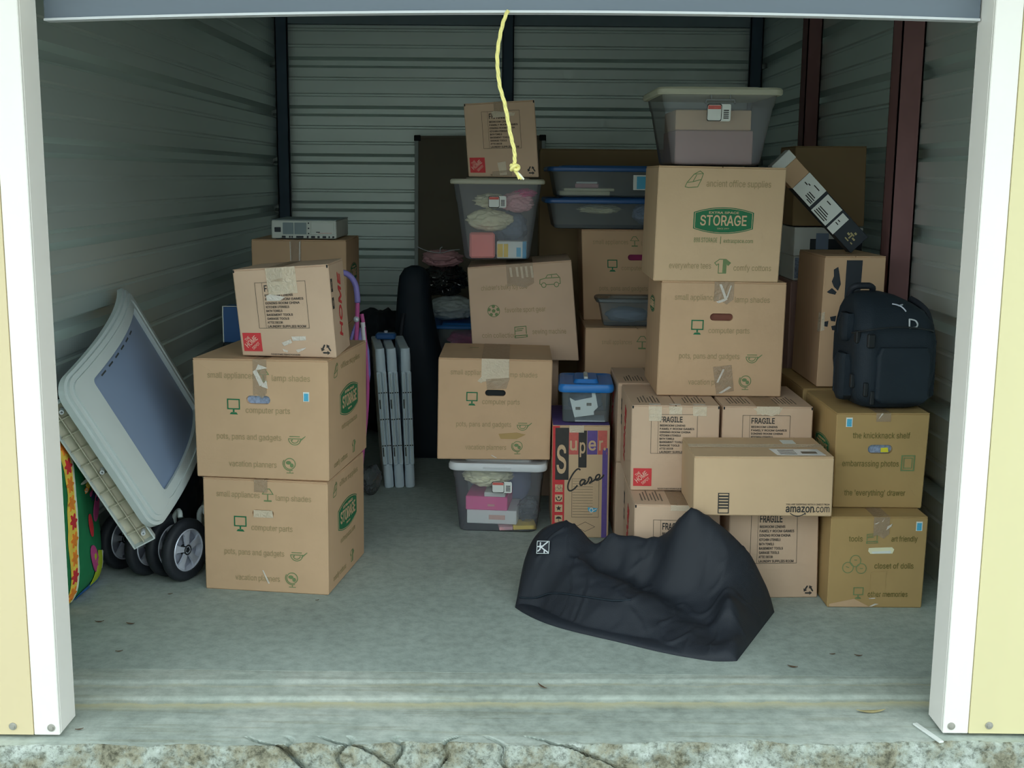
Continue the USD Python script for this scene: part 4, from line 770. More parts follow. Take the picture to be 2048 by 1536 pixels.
c.patch('front', [(.0, .43), (.05, .42), (.06, .56), (.0, .57)], 'tape_shiny', 'tape_scrap'); c.patch('left', [(.93, .43), (1, .42), (1, .57), (.92, .58)], 'tape_shiny', 'tape_scrap')

c = Carton('plain_box', 'greyish carton at the back right under the white cartons', (1.21, 2.25, 0), (1.50, 2.25, 0), (1.50, 2.25, 1.055), (1.21, 2.25, 1.055), .30, 'blush_carton')
t = thing('white_carton', 'small white and blue carton, lower of two beside the tall carton', 'box', (1.36, 2.40, 1.0565)); put(t, 'body', cb(-.14, .14, -.14, .14, 0, .108, c=.003), 'paper'); put(t, 'panel', cb(-.135, -.09, -.1415, -.1395, .01, .1, c=.0005), 'bubble')
t = thing('white_carton', 'white and black carton, upper of two under the brown carton at back right', 'box', (1.365, 2.40, 1.165)); put(t, 'body', cb(-.15, .15, -.15, .15, 0, .125, c=.003), 'paper'); put(t, 'black_panel', cb(-.08, .148, -.152, -.1495, .003, .075, c=.0008), 'carton_black'); put(t, 'print', cb(-.055, .0, -.1535, -.1515, .03, .1, c=.0005), 'plastic_slate')
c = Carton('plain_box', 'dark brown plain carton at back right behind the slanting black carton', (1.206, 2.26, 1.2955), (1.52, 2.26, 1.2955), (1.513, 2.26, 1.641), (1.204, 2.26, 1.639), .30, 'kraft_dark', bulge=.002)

# slanting long carton with labels
ang = math.degrees(math.atan2(1.222 - 1.552, 1.325 - 1.002))
ca, sa = math.cos(math.radians(-ang)), math.sin(math.radians(-ang))
R_ = np.array([[ca, 0, sa], [0, 1, 0], [-sa, 0, ca]])
t = thing('slanting_carton', 'long slim black carton with white labels leaning against the logo carton', 'box', (1.332, 1.76, 1.2085), rot=np.array([[ca, 0, sa], [0, 1, 0], [-sa, 0, ca]]))
L, wd, dp = .462, .092, .07          # local x runs back up the slope (negative), z across
put(t, 'body', cb(-L + .11, 0, 0, dp, 0, wd, c=.002), 'carton_black'); put(t, 'bare_end', cb(-L + .03, -L + .11, 0.0005, dp - .0005, .0005, wd - .0005, c=.002), 'kraft'); put(t, 'white_end', cb(-L - .012, -L + .03, -.001, dp + .001, -.001, wd + .001, c=.002), 'paper')
def lab(x0, x1, z0, z1, rows):
    o = put(t, 'label', cb(x0, x1, -.0014, .0004, z0, z1, c=.0004), 'paper', label='white label')
    m_ = cat_(*[bx(x0 + a * (x1 - x0), x0 + b * (x1 - x0), -.0022, -.0012, z0 + q * (z1 - z0), z0 + (q + .045) * (z1 - z0)) for a, b, q in rows]); put(o, 'print', m_, 'ink_black')
lab(-.352, -.252, .002, .092, [(.55, .95, .2), (.55, .95, .3), (.55, .9, .4), (.7, .95, .12), (.15, .3, .55), (.3, .4, .62), (.5, .8, .75)])
lab(-.238, -.152, -.002, .088, [(.1, .8, .08), (.12, .85, .18), (.15, .75, .28), (.15, .7, .38), (.2, .45, .75)]); lab(-.142, -.106, -.003, .082, [(.2, .6, .45), (.2, .5, .6)])
put(t, 'emblem', cat_(*[bx(-.07 + a, -.07 + a + w_, -.0012, .0003, .02 + b, .02 + b + h_) for a, b, w_, h_ in ((0, .02, .012, .008), (.008, .03, .02, .006), (.016, .012, .006, .02), (.028, .02, .014, .007), (.02, .04, .01, .008), (.036, .004, .01, .005), (.006, .002, .02, .005))]), 'leaf_tan')

# ------------------------------------------------------------------ backpack
def backpack():
    t = thing('backpack', 'bulky black backpack with silver zip pulls on the far right carton', 'backpack', (1.345, 1.33, .6865), 4)
    rr = []
    for z, w, d_, r, oy, ox in ((0.0, .095, .10, .05, -.02, .0), (.012, .122, .13, .06, -.02, 0), (.05, .138, .15, .06, -.015, 0), (.15, .150, .16, .06, -.01, .004), (.24, .152, .155, .06, 0, .008), (.30, .146, .145, .06, .01, .008), (.345, .130, .125, .06, .015, -.002), (.375, .105, .10, .06, .02, -.02), (.398, .075, .07, .05, .03, -.038), (.408, .04, .04, .04, .03, -.045)):
        p = rrect(w, d_, min(r, d_ * .9, w * .9), 8); p = p + [ox, oy]; k = 1 + .03 * (meshkit.fbm(np.column_stack([p * 14, np.full(len(p), z * 14)]), 3, 5) - .5)[:, None] * 2
        rr.append(ring2(p * k, z))
    put(t, 'body', loft(rr), 'nylon_navy', smooth=50)
    def puff(w, d_, h): return loft([ring2(rrect(w * .8, d_ * .6, d_ * .5, 6), 0), ring2(rrect(w, d_, d_ * .8, 6), .02), ring2(rrect(w, d_, d_ * .8, 6), h - .03), ring2(rrect(w * .85, d_ * .7, d_ * .6, 6), h)])
    m = puff(.100, .020, .20); m.apply_translation([.02, -.162, .025]); put(t, 'front_pocket', m, 'nylon_navy', smooth=50)
    m = puff(.028, .06, .17); m.apply_translation([-.145, -.03, .02]); put(t, 'side_pocket', m, 'nylon_navy', smooth=50)
    m = puff(.028, .06, .17); m.apply_translation([.15, -.03, .02]); put(t, 'side_pocket', m, 'nylon_navy', smooth=50)
    m = puff(.026, .055, .10); m.apply_translation([-.14, -.02, .235]); put(t, 'side_pocket', m, 'nylon_navy', smooth=50)
    put(t, 'zip', tube([(-.149, -.10, .27), (-.10, -.165, .29), (0, -.174, .30), (.1, -.165, .29), (.15, -.10, .27)], .0035, 6, 30), 'black_plastic', smooth=True)
    put(t, 'buckle', cb(-.115, -.088, -.176, -.158, .225, .275, c=.004), 'black_plastic'); put(t, 'buckle', cb(-.142, -.125, -.13, -.10, .235, .28, c=.004), 'black_plastic')
    for x, z in ((-.11, .05), (-.085, .02), (-.145, .075)): put(t, 'strap_end', cb(x - .008, x + .008, -.17 if x > -.12 else -.13, -.155 if x > -.12 else -.11, z, z + .05, c=.003), 'black_plastic')
    put(t, 'top_handle', tube([(-.11, .06, .385), (-.11, .04, .415), (-.09, .03, .428), (-.05, .03, .428), (-.03, .04, .415), (-.03, .06, .385)], .012, 8, 20), 'nylon_black', smooth=True)
    put(t, 'd_ring', tube([(.040, -.152, .295), (.040, -.146, .325), (.063, -.142, .320), (.071, -.147, .307), (.063, -.152, .297), (.040, -.152, .295)], .003, 6, 24), 'lid_white', smooth=True, label='white D ring')
    put(t, 'zip_pull', tube([(-.01, -.105, .375), (.018, -.110, .368), (.035, -.124, .350)], .003, 6, 12), 'silver', smooth=True); put(t, 'zip_pull', tube([(.012, -.112, .369), (.030, -.10, .372)], .003, 6, 6), 'silver', smooth=True)
    put(t, 'strap', cat_(tube([(.11, .03, .38), (.15, -.04, .33), (.168, -.05, .22), (.16, -.03, .08)], .012, 8, 24)), 'nylon_black', smooth=True)
backpack()

# ------------------------------------------------------------------ far back
rx = math.atan2(.5, 1.76)
t = thing('framed_board', 'large brown board in a slim silver frame leaning against the back wall', 'board', (-.225, 4.55, 0.0), rot=trimesh.transformations.rotation_matrix(-.22, [1, 0, 0])[:3, :3] @ trimesh.transformations.rotation_matrix(-.012, [0, 1, 0])[:3, :3])
bw, bh = .425, 1.80
put(t, 'board', bx(-bw + .012, bw - .012, 0, .012, .012, bh - .012), 'board_brown')
for x in (-bw, bw - .024): put(t, 'frame_side', cb(x, x + .024, -.008, .018, .02, bh - .02, c=.002), 'alu')
for z in (0, bh - .018): put(t, 'frame_rail', cb(-bw + .02, bw - .02, -.006, .018, z, z + .018, c=.002), 'board_brown')
for x in (-bw, bw - .035):
    for z in (-.004, bh - .034): put(t, 'corner_cap', cb(x - .004, x + .039, -.012, .022, z, z + .038, c=.004), 'black_plastic')
def lump(name, label, cat, c_, r_, mat, amp=.2, fr=3, seed=0, sub=4, flat=0.001): solo(name, blob(c_, r_, amp, fr, seed, sub, flat), mat, label, cat, smooth=True)
def black_cover():
    rr = []
    for z, w, d_, ox in ((0.0, .16, .12, .06), (.04, .17, .14, .055), (.25, .16, .14, .04), (.45, .14, .13, .02), (.62, .115, .12, 0), (.78, .095, .10, -.01), (.90, .088, .09, -.012), (.97, .08, .08, -.012), (1.01, .055, .055, -.01), (1.025, .02, .02, -.01)):
        p = rrect(w, d_, min(w, d_) * .8, 8); k = 1 + .10 * (meshkit.fbm(np.column_stack([p * 9, np.full(len(p), z * 9)]), 3, 9) - .5)[:, None] * 2; rr.append(ring2(p * k + [ox, 0], z))
    t = thing('garment_bag', 'tall black soft bag standing behind the grey shelf panels', 'bag', (-.535, 3.38, 0)); put(t, 'body', loft(rr), 'nylon_navy', smooth=50)
    put(t, 'carry_strap', tube([(-.06, -.12, .35), (-.08, -.15, .5), (-.075, -.13, .65), (-.06, -.10, .78)], .012, 8, 20), 'nylon_black', smooth=True)
black_cover()
lump('duffel_bag', 'dark slumped duffel behind the grey shelf panels at the back', 'bag', (-.80, 4.0, .36), (.22, .3, .37), 'nylon_black', .22, 2.6, 41)
t = tub('clear_bin', 'clear bin with a blue lid far back beside the tall black bag', -.27, 3.86, 0, 0, (.17, .2), (.20, .23), .668, 'clear_tub_blue', 'lid_blue', lidh=.02, over=.012)
solo('folded_cloth', blob((-.27, 3.82, .575), (.12, .13, .05), .25, 3, 43, 4), 'pink', 'pink cloth near the top of the far blue-lidded bin', 'cloth', smooth=True)
solo('folded_cloth', blob((-.27, 3.86, .27), (.13, .15, .24), .15, 3, 44, 4), 'slate', 'grey-blue clothes filling the far blue-lidded bin', 'clothes', smooth=True)
lump('shopping_bag', 'pale grey bag with thin black handles lying on the far blue-lidded bin', 'bag', (-.37, 3.80, .755), (.14, .12, .07), 'plastic_grey', .22, 3.2, 45, 4, .685)
lump('trash_bag', 'shiny black plastic bag on the pale grey bag at the back', 'bag', (-.415, 3.80, .915), (.13, .11, .09), 'bin_bag', .35, 4.2, 46, 4, .825)
lump('folded_cloth', 'dusty pink cloth on the shiny black bag at the back', 'cloth', (-.42, 3.80, 1.035), (.115, .09, .05), 'pink_pale', .3, 3.5, 47)
t = thing('wire_hanger', 'thin white wire hanger sticking out over the pink cloth at the back', 'hanger', (-.43, 3.74, 1.06)); put(t, 'wire', tube([(-.13, 0, .045), (-.06, -.02, .02), (.0, -.02, .012), (.07, -.01, .028), (.11, 0, .03)], .0025, 6, 24), 'lid_white', smooth=True); put(t, 'hook', tube([(0, -.02, .012), (0, -.02, .035), (.012, -.02, .045)], .0025, 6, 8), 'lid_white', smooth=True)

# ------------------------------------------------------------------ grey plastic shelf panels on edge
def shelf_panel(label, x, y, lean):
    t = thing('shelf_panel', label, 'shelf panel', (x, y, 0.0), 9, 'grey shelf panels on edge', rot=trimesh.transformations.rotation_matrix(-lean, [0, 1, 0])[:3, :3])
    put(t, 'panel', cb(-.0225, .0205, .03, .50, .02, .683, c=.004), 'shelf_grey')
    for sx in (-1, 1): put(t, 'front_rail', cb(*sorted((sx * .002, sx * .0232)), .004, .034, .115, .575, c=.005), 'shelf_grey')
    for z0, z1 in ((0.001, .12), (.57, .685)):
        pr = [(.001, z0), (.0205, z0), (.0235, z0 + .006), (.0238, (z0 + z1) / 2), (.0225, z1 - .008), (.0215, z1), (.001, z1)]
        m = lathe(pr, 20); m.apply_translation([0, .030, 0]); put(t, 'socket', m, 'shelf_grey', smooth=40)
    for sx in (-1, 1): put(t, 'rail_edge', cb(sx * .012 - .002, sx * .012 + .002, 0, .006, .125, .565, c=.001), 'plastic_grey')
    for z in (.21, .34, .47):
        for sx in (-1, 1): put(t, 'rib', cb(sx * .012 - .009, sx * .012 + .009, .0015, .006, z, z + .005, c=.001), 'slot_dark')
    for z in (.185, .42): put(t, 'slot', cb(-.019, -.012, .0022, .008, z - .025, z + .02, c=.001), 'slot_dark')
    return t
shelf_panel('grey plastic shelf panel on edge, left of the three beside the left stack', -.607, 2.61, .060)
shelf_panel('grey plastic shelf panel on edge, middle of the three beside the left stack', -.556, 2.615, .055)
shelf_panel('grey plastic shelf panel on edge, right of the three beside the left stack', -.506, 2.62, .030)
t = thing('plastic_bracket', 'small dark blue plastic part lying on top of the grey shelf panels', 'cap', (-.655, 2.95, .688)); put(t, 'bracket', cb(-.05, .05, -.035, .035, 0, .03, c=.008), 'lid_navy'); put(t, 'knob', lathe([(.001, .03), (.01, .03), (.01, .04), (.001, .042)], 12), 'silver', smooth=30)
lump('plastic_bag', 'crumpled dark clear plastic bag on the floor beside the grey shelf panels', 'bag', (-.69, 2.52, .07), (.055, .09, .07), 'clear_bag', .25, 2.2, 51)

# ------------------------------------------------------------------ doll stroller
t = thing('toy_stroller', 'lavender and pink folded toy stroller behind the left stack', 'stroller', (-.68, 1.98, 0))
hk = [(-.075, 0, 1.085), (-.045, 0, 1.095), (-.012, 0, 1.075), (.008, 0, 1.03), (.012, 0, .97)]
put(t, 'handle', tube(hk, .0125, 10, 30), 'lavender', smooth=True); put(t, 'frame_tube', tube([(.012, 0, .975), (.008, .0, .87), (-.005, .0, .72), (-.05, .02, .3), (-.075, .03, .06)], .0095, 10, 30), 'fuchsia', smooth=True)
put(t, 'joint', trimesh.creation.icosphere(2, .013).apply_translation([.007, -.006, .90]), 'silver', smooth=True)
put(t, 'frame_tube', tube([(.026, .02, .92), (.034, .02, .87), (.048, .02, .62), (.02, .03, .30), (-.01, .03, .06)], .0085, 10, 30), 'fuchsia', smooth=True)
put(t, 'grip_sleeve', tube([(.030, .0195, .885), (.037, .0195, .80)], .0105, 10), 'lid_white', smooth=True)
put(t, 'strut', tube([(.006, 0, .88), (-.02, .005, .80), (-.03, .01, .70)], .007, 8, 12), 'lavender', smooth=True)
fb = loft([ring2(rrect(.02, .012, .008), .56), ring2(rrect(.034, .016, .01), .66), ring2(rrect(.030, .016, .01), .76), ring2(rrect(.010, .010, .006), .86)]); fb.apply_translation([.026, .03, 0]); put(t, 'seat_fabric', fb, 'lavender', smooth=40)
for x in (-.075, -.01):
    m = lathe([(.001, -.012), (.03, -.012), (.036, -.006), (.036, .006), (.03, .012), (.001, .012)], 20); m.apply_transform(trimesh.transformations.rotation_matrix(math.pi / 2, [0, 1, 0])); m.apply_translation([x, .03, .036]); put(t, 'wheel', m, 'rubber', smooth=40)

# ------------------------------------------------------------------ folded stroller with four wheels
def stroller():
    t = thing('folded_stroller', 'folded black stroller with silver spoked wheels at the left wall', 'stroller', (-1.225, 1.245, 0))
    ax = np.array([.90, -.436, 0]); ax /= np.linalg.norm(ax); side = np.array([-ax[1], ax[0], 0])
    Rm = np.eye(4); Rm[:3, 0] = side; Rm[:3, 1] = [0, 0, 1]; Rm[:3, 2] = ax
    R = .118
    tp = [(.079, -.012), (.082, -.018), (.102, -.020), (.112, -.016), (R, -.006), (R, .006), (.112, .016), (.102, .020), (.082, .018), (.079, .012), (.079, -.012)]
    for i, p in enumerate(((0, 0), (-.075, .055), (-.155, .062), (-.275, .135))):
        T = Rm.copy(); T[:3, 3] = [p[0], p[1], R]
        tire = lathe(tp, 40).apply_transform(T); o = put(t, 'wheel', tire, 'rubber', smooth=40)
        rim = lathe([(.072, -.010), (.080, -.014), (.080, .015), (.076, .018), (.072, .010), (.072, -.010)], 40).apply_transform(T); put(o, 'rim', rim, 'silver', smooth=40)
        sp = []
        for a in range(5):
            q = Polygon([(.010, -.009), (.030, -.010), (.055, -.013), (.074, -.023), (.074, .023), (.055, .013), (.030, .010), (.010, .009)]); e = trimesh.creation.extrude_polygon(q, .008, engine='earcut')
            vv = e.vertices; vv[:, 2] += .004 - .08 * (vv[:, 0] - .01) * 0 ; e.vertices = vv; e.apply_transform(trimesh.transformations.rotation_matrix(math.radians(72 * a + 20), [0, 0, 1])); sp.append(e)
        hub = lathe([(.001, -.014), (.020, -.014), (.020, .012), (.016, .015), (.013, .011), (.001, .011)], 24)
        put(o, 'spokes', cat_(*sp).apply_transform(T), 'silver', smooth=20); put(o, 'hub', hub.apply_transform(T), 'black_plastic', smooth=30)
    put(t, 'axle', tube([np.array([0, 0, R]) - ax * .0, np.array([-.30, .16, R])], .008, 8), 'black_plastic', smooth=True)
    for a, b in ((-.02, .02), (.06, .075)):
        put(t, 'fork', tube([(a - .04, b + .06, .14), (a - .035, b + .04, .22), (a - .01, b + .02, .256), (a + .0, b + .0, .235)], .010, 8, 16), 'plastic_grey', smooth=True)
    f_ = blob((-.20, .52, .20), (.12, .22, .19), .2, 3, 61, 4, .03); put(t, 'folded_seat', f_, 'nylon_navy', smooth=True)
stroller()

# ------------------------------------------------------------------ moulded grey panel leaning at the left wall
def moulded():
    Lc = np.array([-1.50, .82, .811]); B = np.array([-1.252, 1.0, .257]); T = np.array([-1.53, 1.713, 1.006])
    e2 = (B - Lc); ql = np.linalg.norm(e2); e2 /= ql; b = T - Lc; b -= e2 * (b @ e2); pl = np.linalg.norm(b); e1 = b / pl
    n = np.cross(e1, e2)
    if n @ (np.array([0, -3.09, 1.5]) - Lc) < 0: n = -n
    t = thing('moulded_panel', 'grey moulded plastic frame with a curved blue-grey panel, leaning at the left wall', 'plastic panel')
    SAG = .075
    def W(p, q, h):
        p, q, h = map(np.asarray, (p, q, h)); s = np.clip(p / pl, -.2, 1.2)
        return Lc + np.multiply.outer(p, e1) + np.multiply.outer(q, e2) + np.multiply.outer(h + SAG * (4 * s * (1 - s)) - SAG * .1, n)
    def slabmesh(poly, h0, h1, mat, name, smooth=25, label=None):
        m = trimesh.creation.extrude_polygon(poly, h1 - h0, engine='earcut'); v, f = trimesh.remesh.subdivide_to_size(m.vertices, m.faces, .05, max_iter=8)
        mm = trimesh.Trimesh(W(v[:, 0], v[:, 1], v[:, 2] + h0), f, process=False); mm.merge_vertices(); mm.fix_normals(); put(t, name, mm, mat, smooth=smooth, label=label)
    outer = Polygon(rrect(pl / 2, ql / 2, .07, 8) + [pl / 2, ql / 2]); inn = Polygon(rrect(pl / 2 - .125, ql / 2 - .07, .02, 4) + [pl / 2 + .01, ql / 2])
    mid = outer.buffer(-.018)
    slabmesh(outer.difference(inn), -.022, .0, 'plastic_grey', 'frame'); slabmesh(outer.buffer(-.012).difference(inn.buffer(-.004)), 0, .010, 'plastic_grey', 'frame_face'); slabmesh(outer.buffer(-.03).difference(inn.buffer(.03)), .010, .016, 'plastic_grey', 'raised_rib')
    slabmesh(inn.buffer(.01), -.020, -.008, 'plastic_slate', 'inset_panel', label='blue-grey inset panel')
    for i in range(6): slabmesh(sbox(.085, .16 + i * .055 - .02, .091, .16 + i * .055 + .02) if False else affinity.translate(sbox(-.018, -.003, .018, .003), .20 + i * .065, .085), .0162, .0168, 'slot_dark', 'slot')
    # tray along the near edge, its hollow ribbed underside turned to the door
    wv = np.array([-1.0, -.25, -.25]); wv -= e2 * (wv @ e2); wv /= np.linalg.norm(wv); tn = np.cross(e2, wv); tn = tn if tn[1] < 0 else -tn
    O = Lc + e1 * .02 + e2 * .06 + n * -.03
    def tray(p0, p1, q0, q1, h0, h1, mat, name):
        m = cb(p0, p1, q0, q1, h0, h1, c=.0012); v = m.vertices; mm = trimesh.Trimesh(O + v[:, :1] * wv + v[:, 1:2] * e2 + v[:, 2:] * tn, m.faces, process=False); mm.fix_normals(); put(t, name, mm, mat)
    TW, TL = .082, ql - .03
    tray(0, TW, 0, TL, -.034, -.028, 'plastic_tan', 'tray_floor')
    for a_, b_, c_, d_ in ((0, .005, 0, TL), (TW - .005, TW, 0, TL), (0.005, TW - .005, 0, .005), (.005, TW - .005, TL - .005, TL)): tray(a_, b_, c_, d_, -.034, .0, 'plastic_grey', 'tray_wall')
    tray(TW * .5 - .0015, TW * .5 + .0015, .005, TL - .005, -.028, -.006, 'plastic_tan', 'tray_rib')
    for k in np.linspace(.06, TL - .06, 9): tray(.005, TW - .005, k, k + .003, -.028, -.008, 'plastic_tan', 'tray_rib')
    for k in (.035, .29, TL - .04):
        m = lathe([(.004, -.028), (.008, -.028), (.008, .001), (.004, .001), (.004, -.028)], 14); v = m.vertices + [TW * .3, k, 0]; mm = trimesh.Trimesh(O + v[:, :1] * wv + v[:, 1:2] * e2 + v[:, 2:] * tn, m.faces, process=False); put(t, 'screw_boss', mm, 'lid_white', smooth=30)
moulded()

# ------------------------------------------------------------------ play mat against the left wall
def playmat():
    t = thing('play_mat', 'colourful padded play mat folded upright against the left wall', 'play mat', (-1.585, .64, 0))
    def pad(y0, y1, z0, z1, x0, x1, n=24):
        Y, Z = np.meshgrid(np.linspace(0, 1, n), np.linspace(0, 1, n), indexing='ij')
        bulge = (1 - (2 * Y - 1) ** 6) * (1 - (2 * Z - 1) ** 6); wob = (meshkit.fbm(np.stack([Y * 3, Z * 3, Y * 0], -1), 3, 71) - .5) * .03
        F = np.stack([x0 + (x1 - x0) * bulge + wob * bulge + .03 * Y, y0 + (y1 - y0) * Y, z0 + (z1 - z0) * Z], -1)
        B = F.copy(); B[..., 0] = x0 + .03 * Y * 0
        V = np.concatenate([F.reshape(-1, 3), B.reshape(-1, 3)]); i, j = np.meshgrid(np.arange(n - 1), np.arange(n - 1), indexing='ij'); a = (i * n + j).ravel(); N = n * n
        f = np.vstack([np.column_stack([a, a + n, a + n + 1]), np.column_stack([a, a + n + 1, a + 1]), np.column_stack([a + N, a + N + n + 1, a + N + n]), np.column_stack([a + N, a + N + 1, a + N + n + 1])])
        m = trimesh.Trimesh(V, f, process=False); e = []
        for k in range(n - 1):
            for s_, t_ in ((k, k + 1), ((n - 1) * n + k + 1, (n - 1) * n + k), ((k + 1) * n, k * n), (k * n + n - 1, (k + 1) * n + n - 1)): e += [[s_, t_, t_ + N], [s_, t_ + N, s_ + N]]
        m = trimesh.Trimesh(V, np.vstack([f, e]), process=False); m.fix_normals(); return m
    put(t, 'padding', pad(0, .60, 0.001, .62, .0, .055), 'mat_green', smooth=50)
    # cloth shapes sewn on its face; x at the face follows the padding
    def face_x(y, z):
        Y, Z = y / .60, z / .62; b = (1 - (2 * Y - 1) ** 6) * (1 - (2 * Z - 1) ** 6); w = (meshkit.fbm(np.stack([Y * 3, Z * 3, Y * 0], -1), 3, 71) - .5) * .03
        return .055 * b + w * b + .03 * Y
    def sew(poly, mat, name, l=.002, label=None):
        m = trimesh.creation.extrude_polygon(poly, .003, engine='earcut'); v, f = trimesh.remesh.subdivide_to_size(m.vertices, m.faces, .03, max_iter=8)
        o = np.column_stack([face_x(np.clip(v[:, 0], 0.001, .599), np.clip(v[:, 1], .001, .619)) + l + v[:, 2], v[:, 0], v[:, 1]]); mm = trimesh.Trimesh(o, f, process=False); mm.fix_normals(); put(t, name, mm, mat, smooth=50, label=label)
    def wavy(x, y0, y1, a=.012, n=30): return [(x + a * math.sin(18 * y), y) for y in np.linspace(y0, y1, n)]
    sew(Polygon(wavy(.235, .02, .60) + [(.30, .60), (.293, .02)]), 'mat_yellow', 'border'); sew(Polygon([(.30, .60), (.293, .02), (.305, .02), (.312, .60)]), 'mat_white', 'border_piping', .003)
    rng = np.random.default_rng(3)
    for k, z in enumerate(np.linspace(.06, .58, 9)):
        q = Polygon([((.022 + .008 * math.cos(6 * a)) * math.cos(a) + .268, (.022 + .008 * math.cos(6 * a)) * math.sin(a) + z) for a in np.linspace(0, 2 * math.pi, 30)[:-1]]); sew(q, ('mat_orange', 'mat_red', 'mat_orange')[k % 3], 'flower', .005)
    sew(Polygon([(.36, .005), (.60, .005), (.595, .05), (.36, .03)]), 'mat_blue', 'hem'); sew(Polygon([(.44, .03), (.53, .03), (.55, .13), (.49, .15)]), 'mat_lime', 'patch', .004)
    for k in range(5): sew(affinity.rotate(sbox(.535 + k * .013, .06 - k * .004, .541 + k * .013, .14 - k * .005), 20), 'mat_white' if k % 2 == 0 else 'mat_navy', 'striped_tag', .005 + k * .0004)
    for (a, b, r1, r2, an, mt) in ((.43, .26, .014, .045, 10, 'mat_red'), (.45, .13, .028, .06, 25, 'mat_pink'), (.452, .135, .012, .025, 25, 'mat_lime'), (.50, .33, .03, .075, -25, 'mat_pink'), (.47, .41, .035, .03, 20, 'mat_orange'), (.52, .47, .02, .045, -50, 'mat_orange'), (.40, .47, .028, .022, 0, 'mat_sky'), (.42, .55, .03, .02, 30, 'mat_pink'), (.46, .515, .034, .012, -20, 'mat_yellow'), (.40, .435, .05, .007, 5, 'mat_white'), (.385, .40, .008, .008, 0, 'mat_white'), (.49, .55, .02, .03, 0, 'mat_orange'), (.40, .58, .015, .03, 20, 'mat_blue')):
        sew(affinity.rotate(Polygon([(a + r1 * math.cos(q), b + r2 * math.sin(q)) for q in np.linspace(0, 2 * math.pi, 20)[:-1]]), an, origin=(a, b)), mt, 'sewn_shape', .004)
    mts = ('mat_orange', 'mat_yellow', 'mat_pink', 'mat_white', 'mat_sky', 'mat_orange', 'mat_navy', 'mat_yellow', 'mat_red')
    for k in range(34):
        a_, b_ = rng.uniform(.375, .585), rng.uniform(.34, .60); r1, r2 = rng.uniform(.008, .024), rng.uniform(.006, .014)
        sew(affinity.rotate(Polygon([(a_ + r1 * math.cos(q) * (1 + .3 * math.cos(3 * q)), b_ + r2 * math.sin(q)) for q in np.linspace(0, 2 * math.pi, 14)[:-1]]), float(rng.uniform(0, 180)), origin=(a_, b_)), mts[k % 9], 'sewn_shape', .004 + .0004 * (k % 6))
    put(t, 'rolled_top', blob((.022, .42, .636), (.024, .18, .03), .3, 4, 73, 4, .61), 'mat_blue', smooth=True)
playmat()

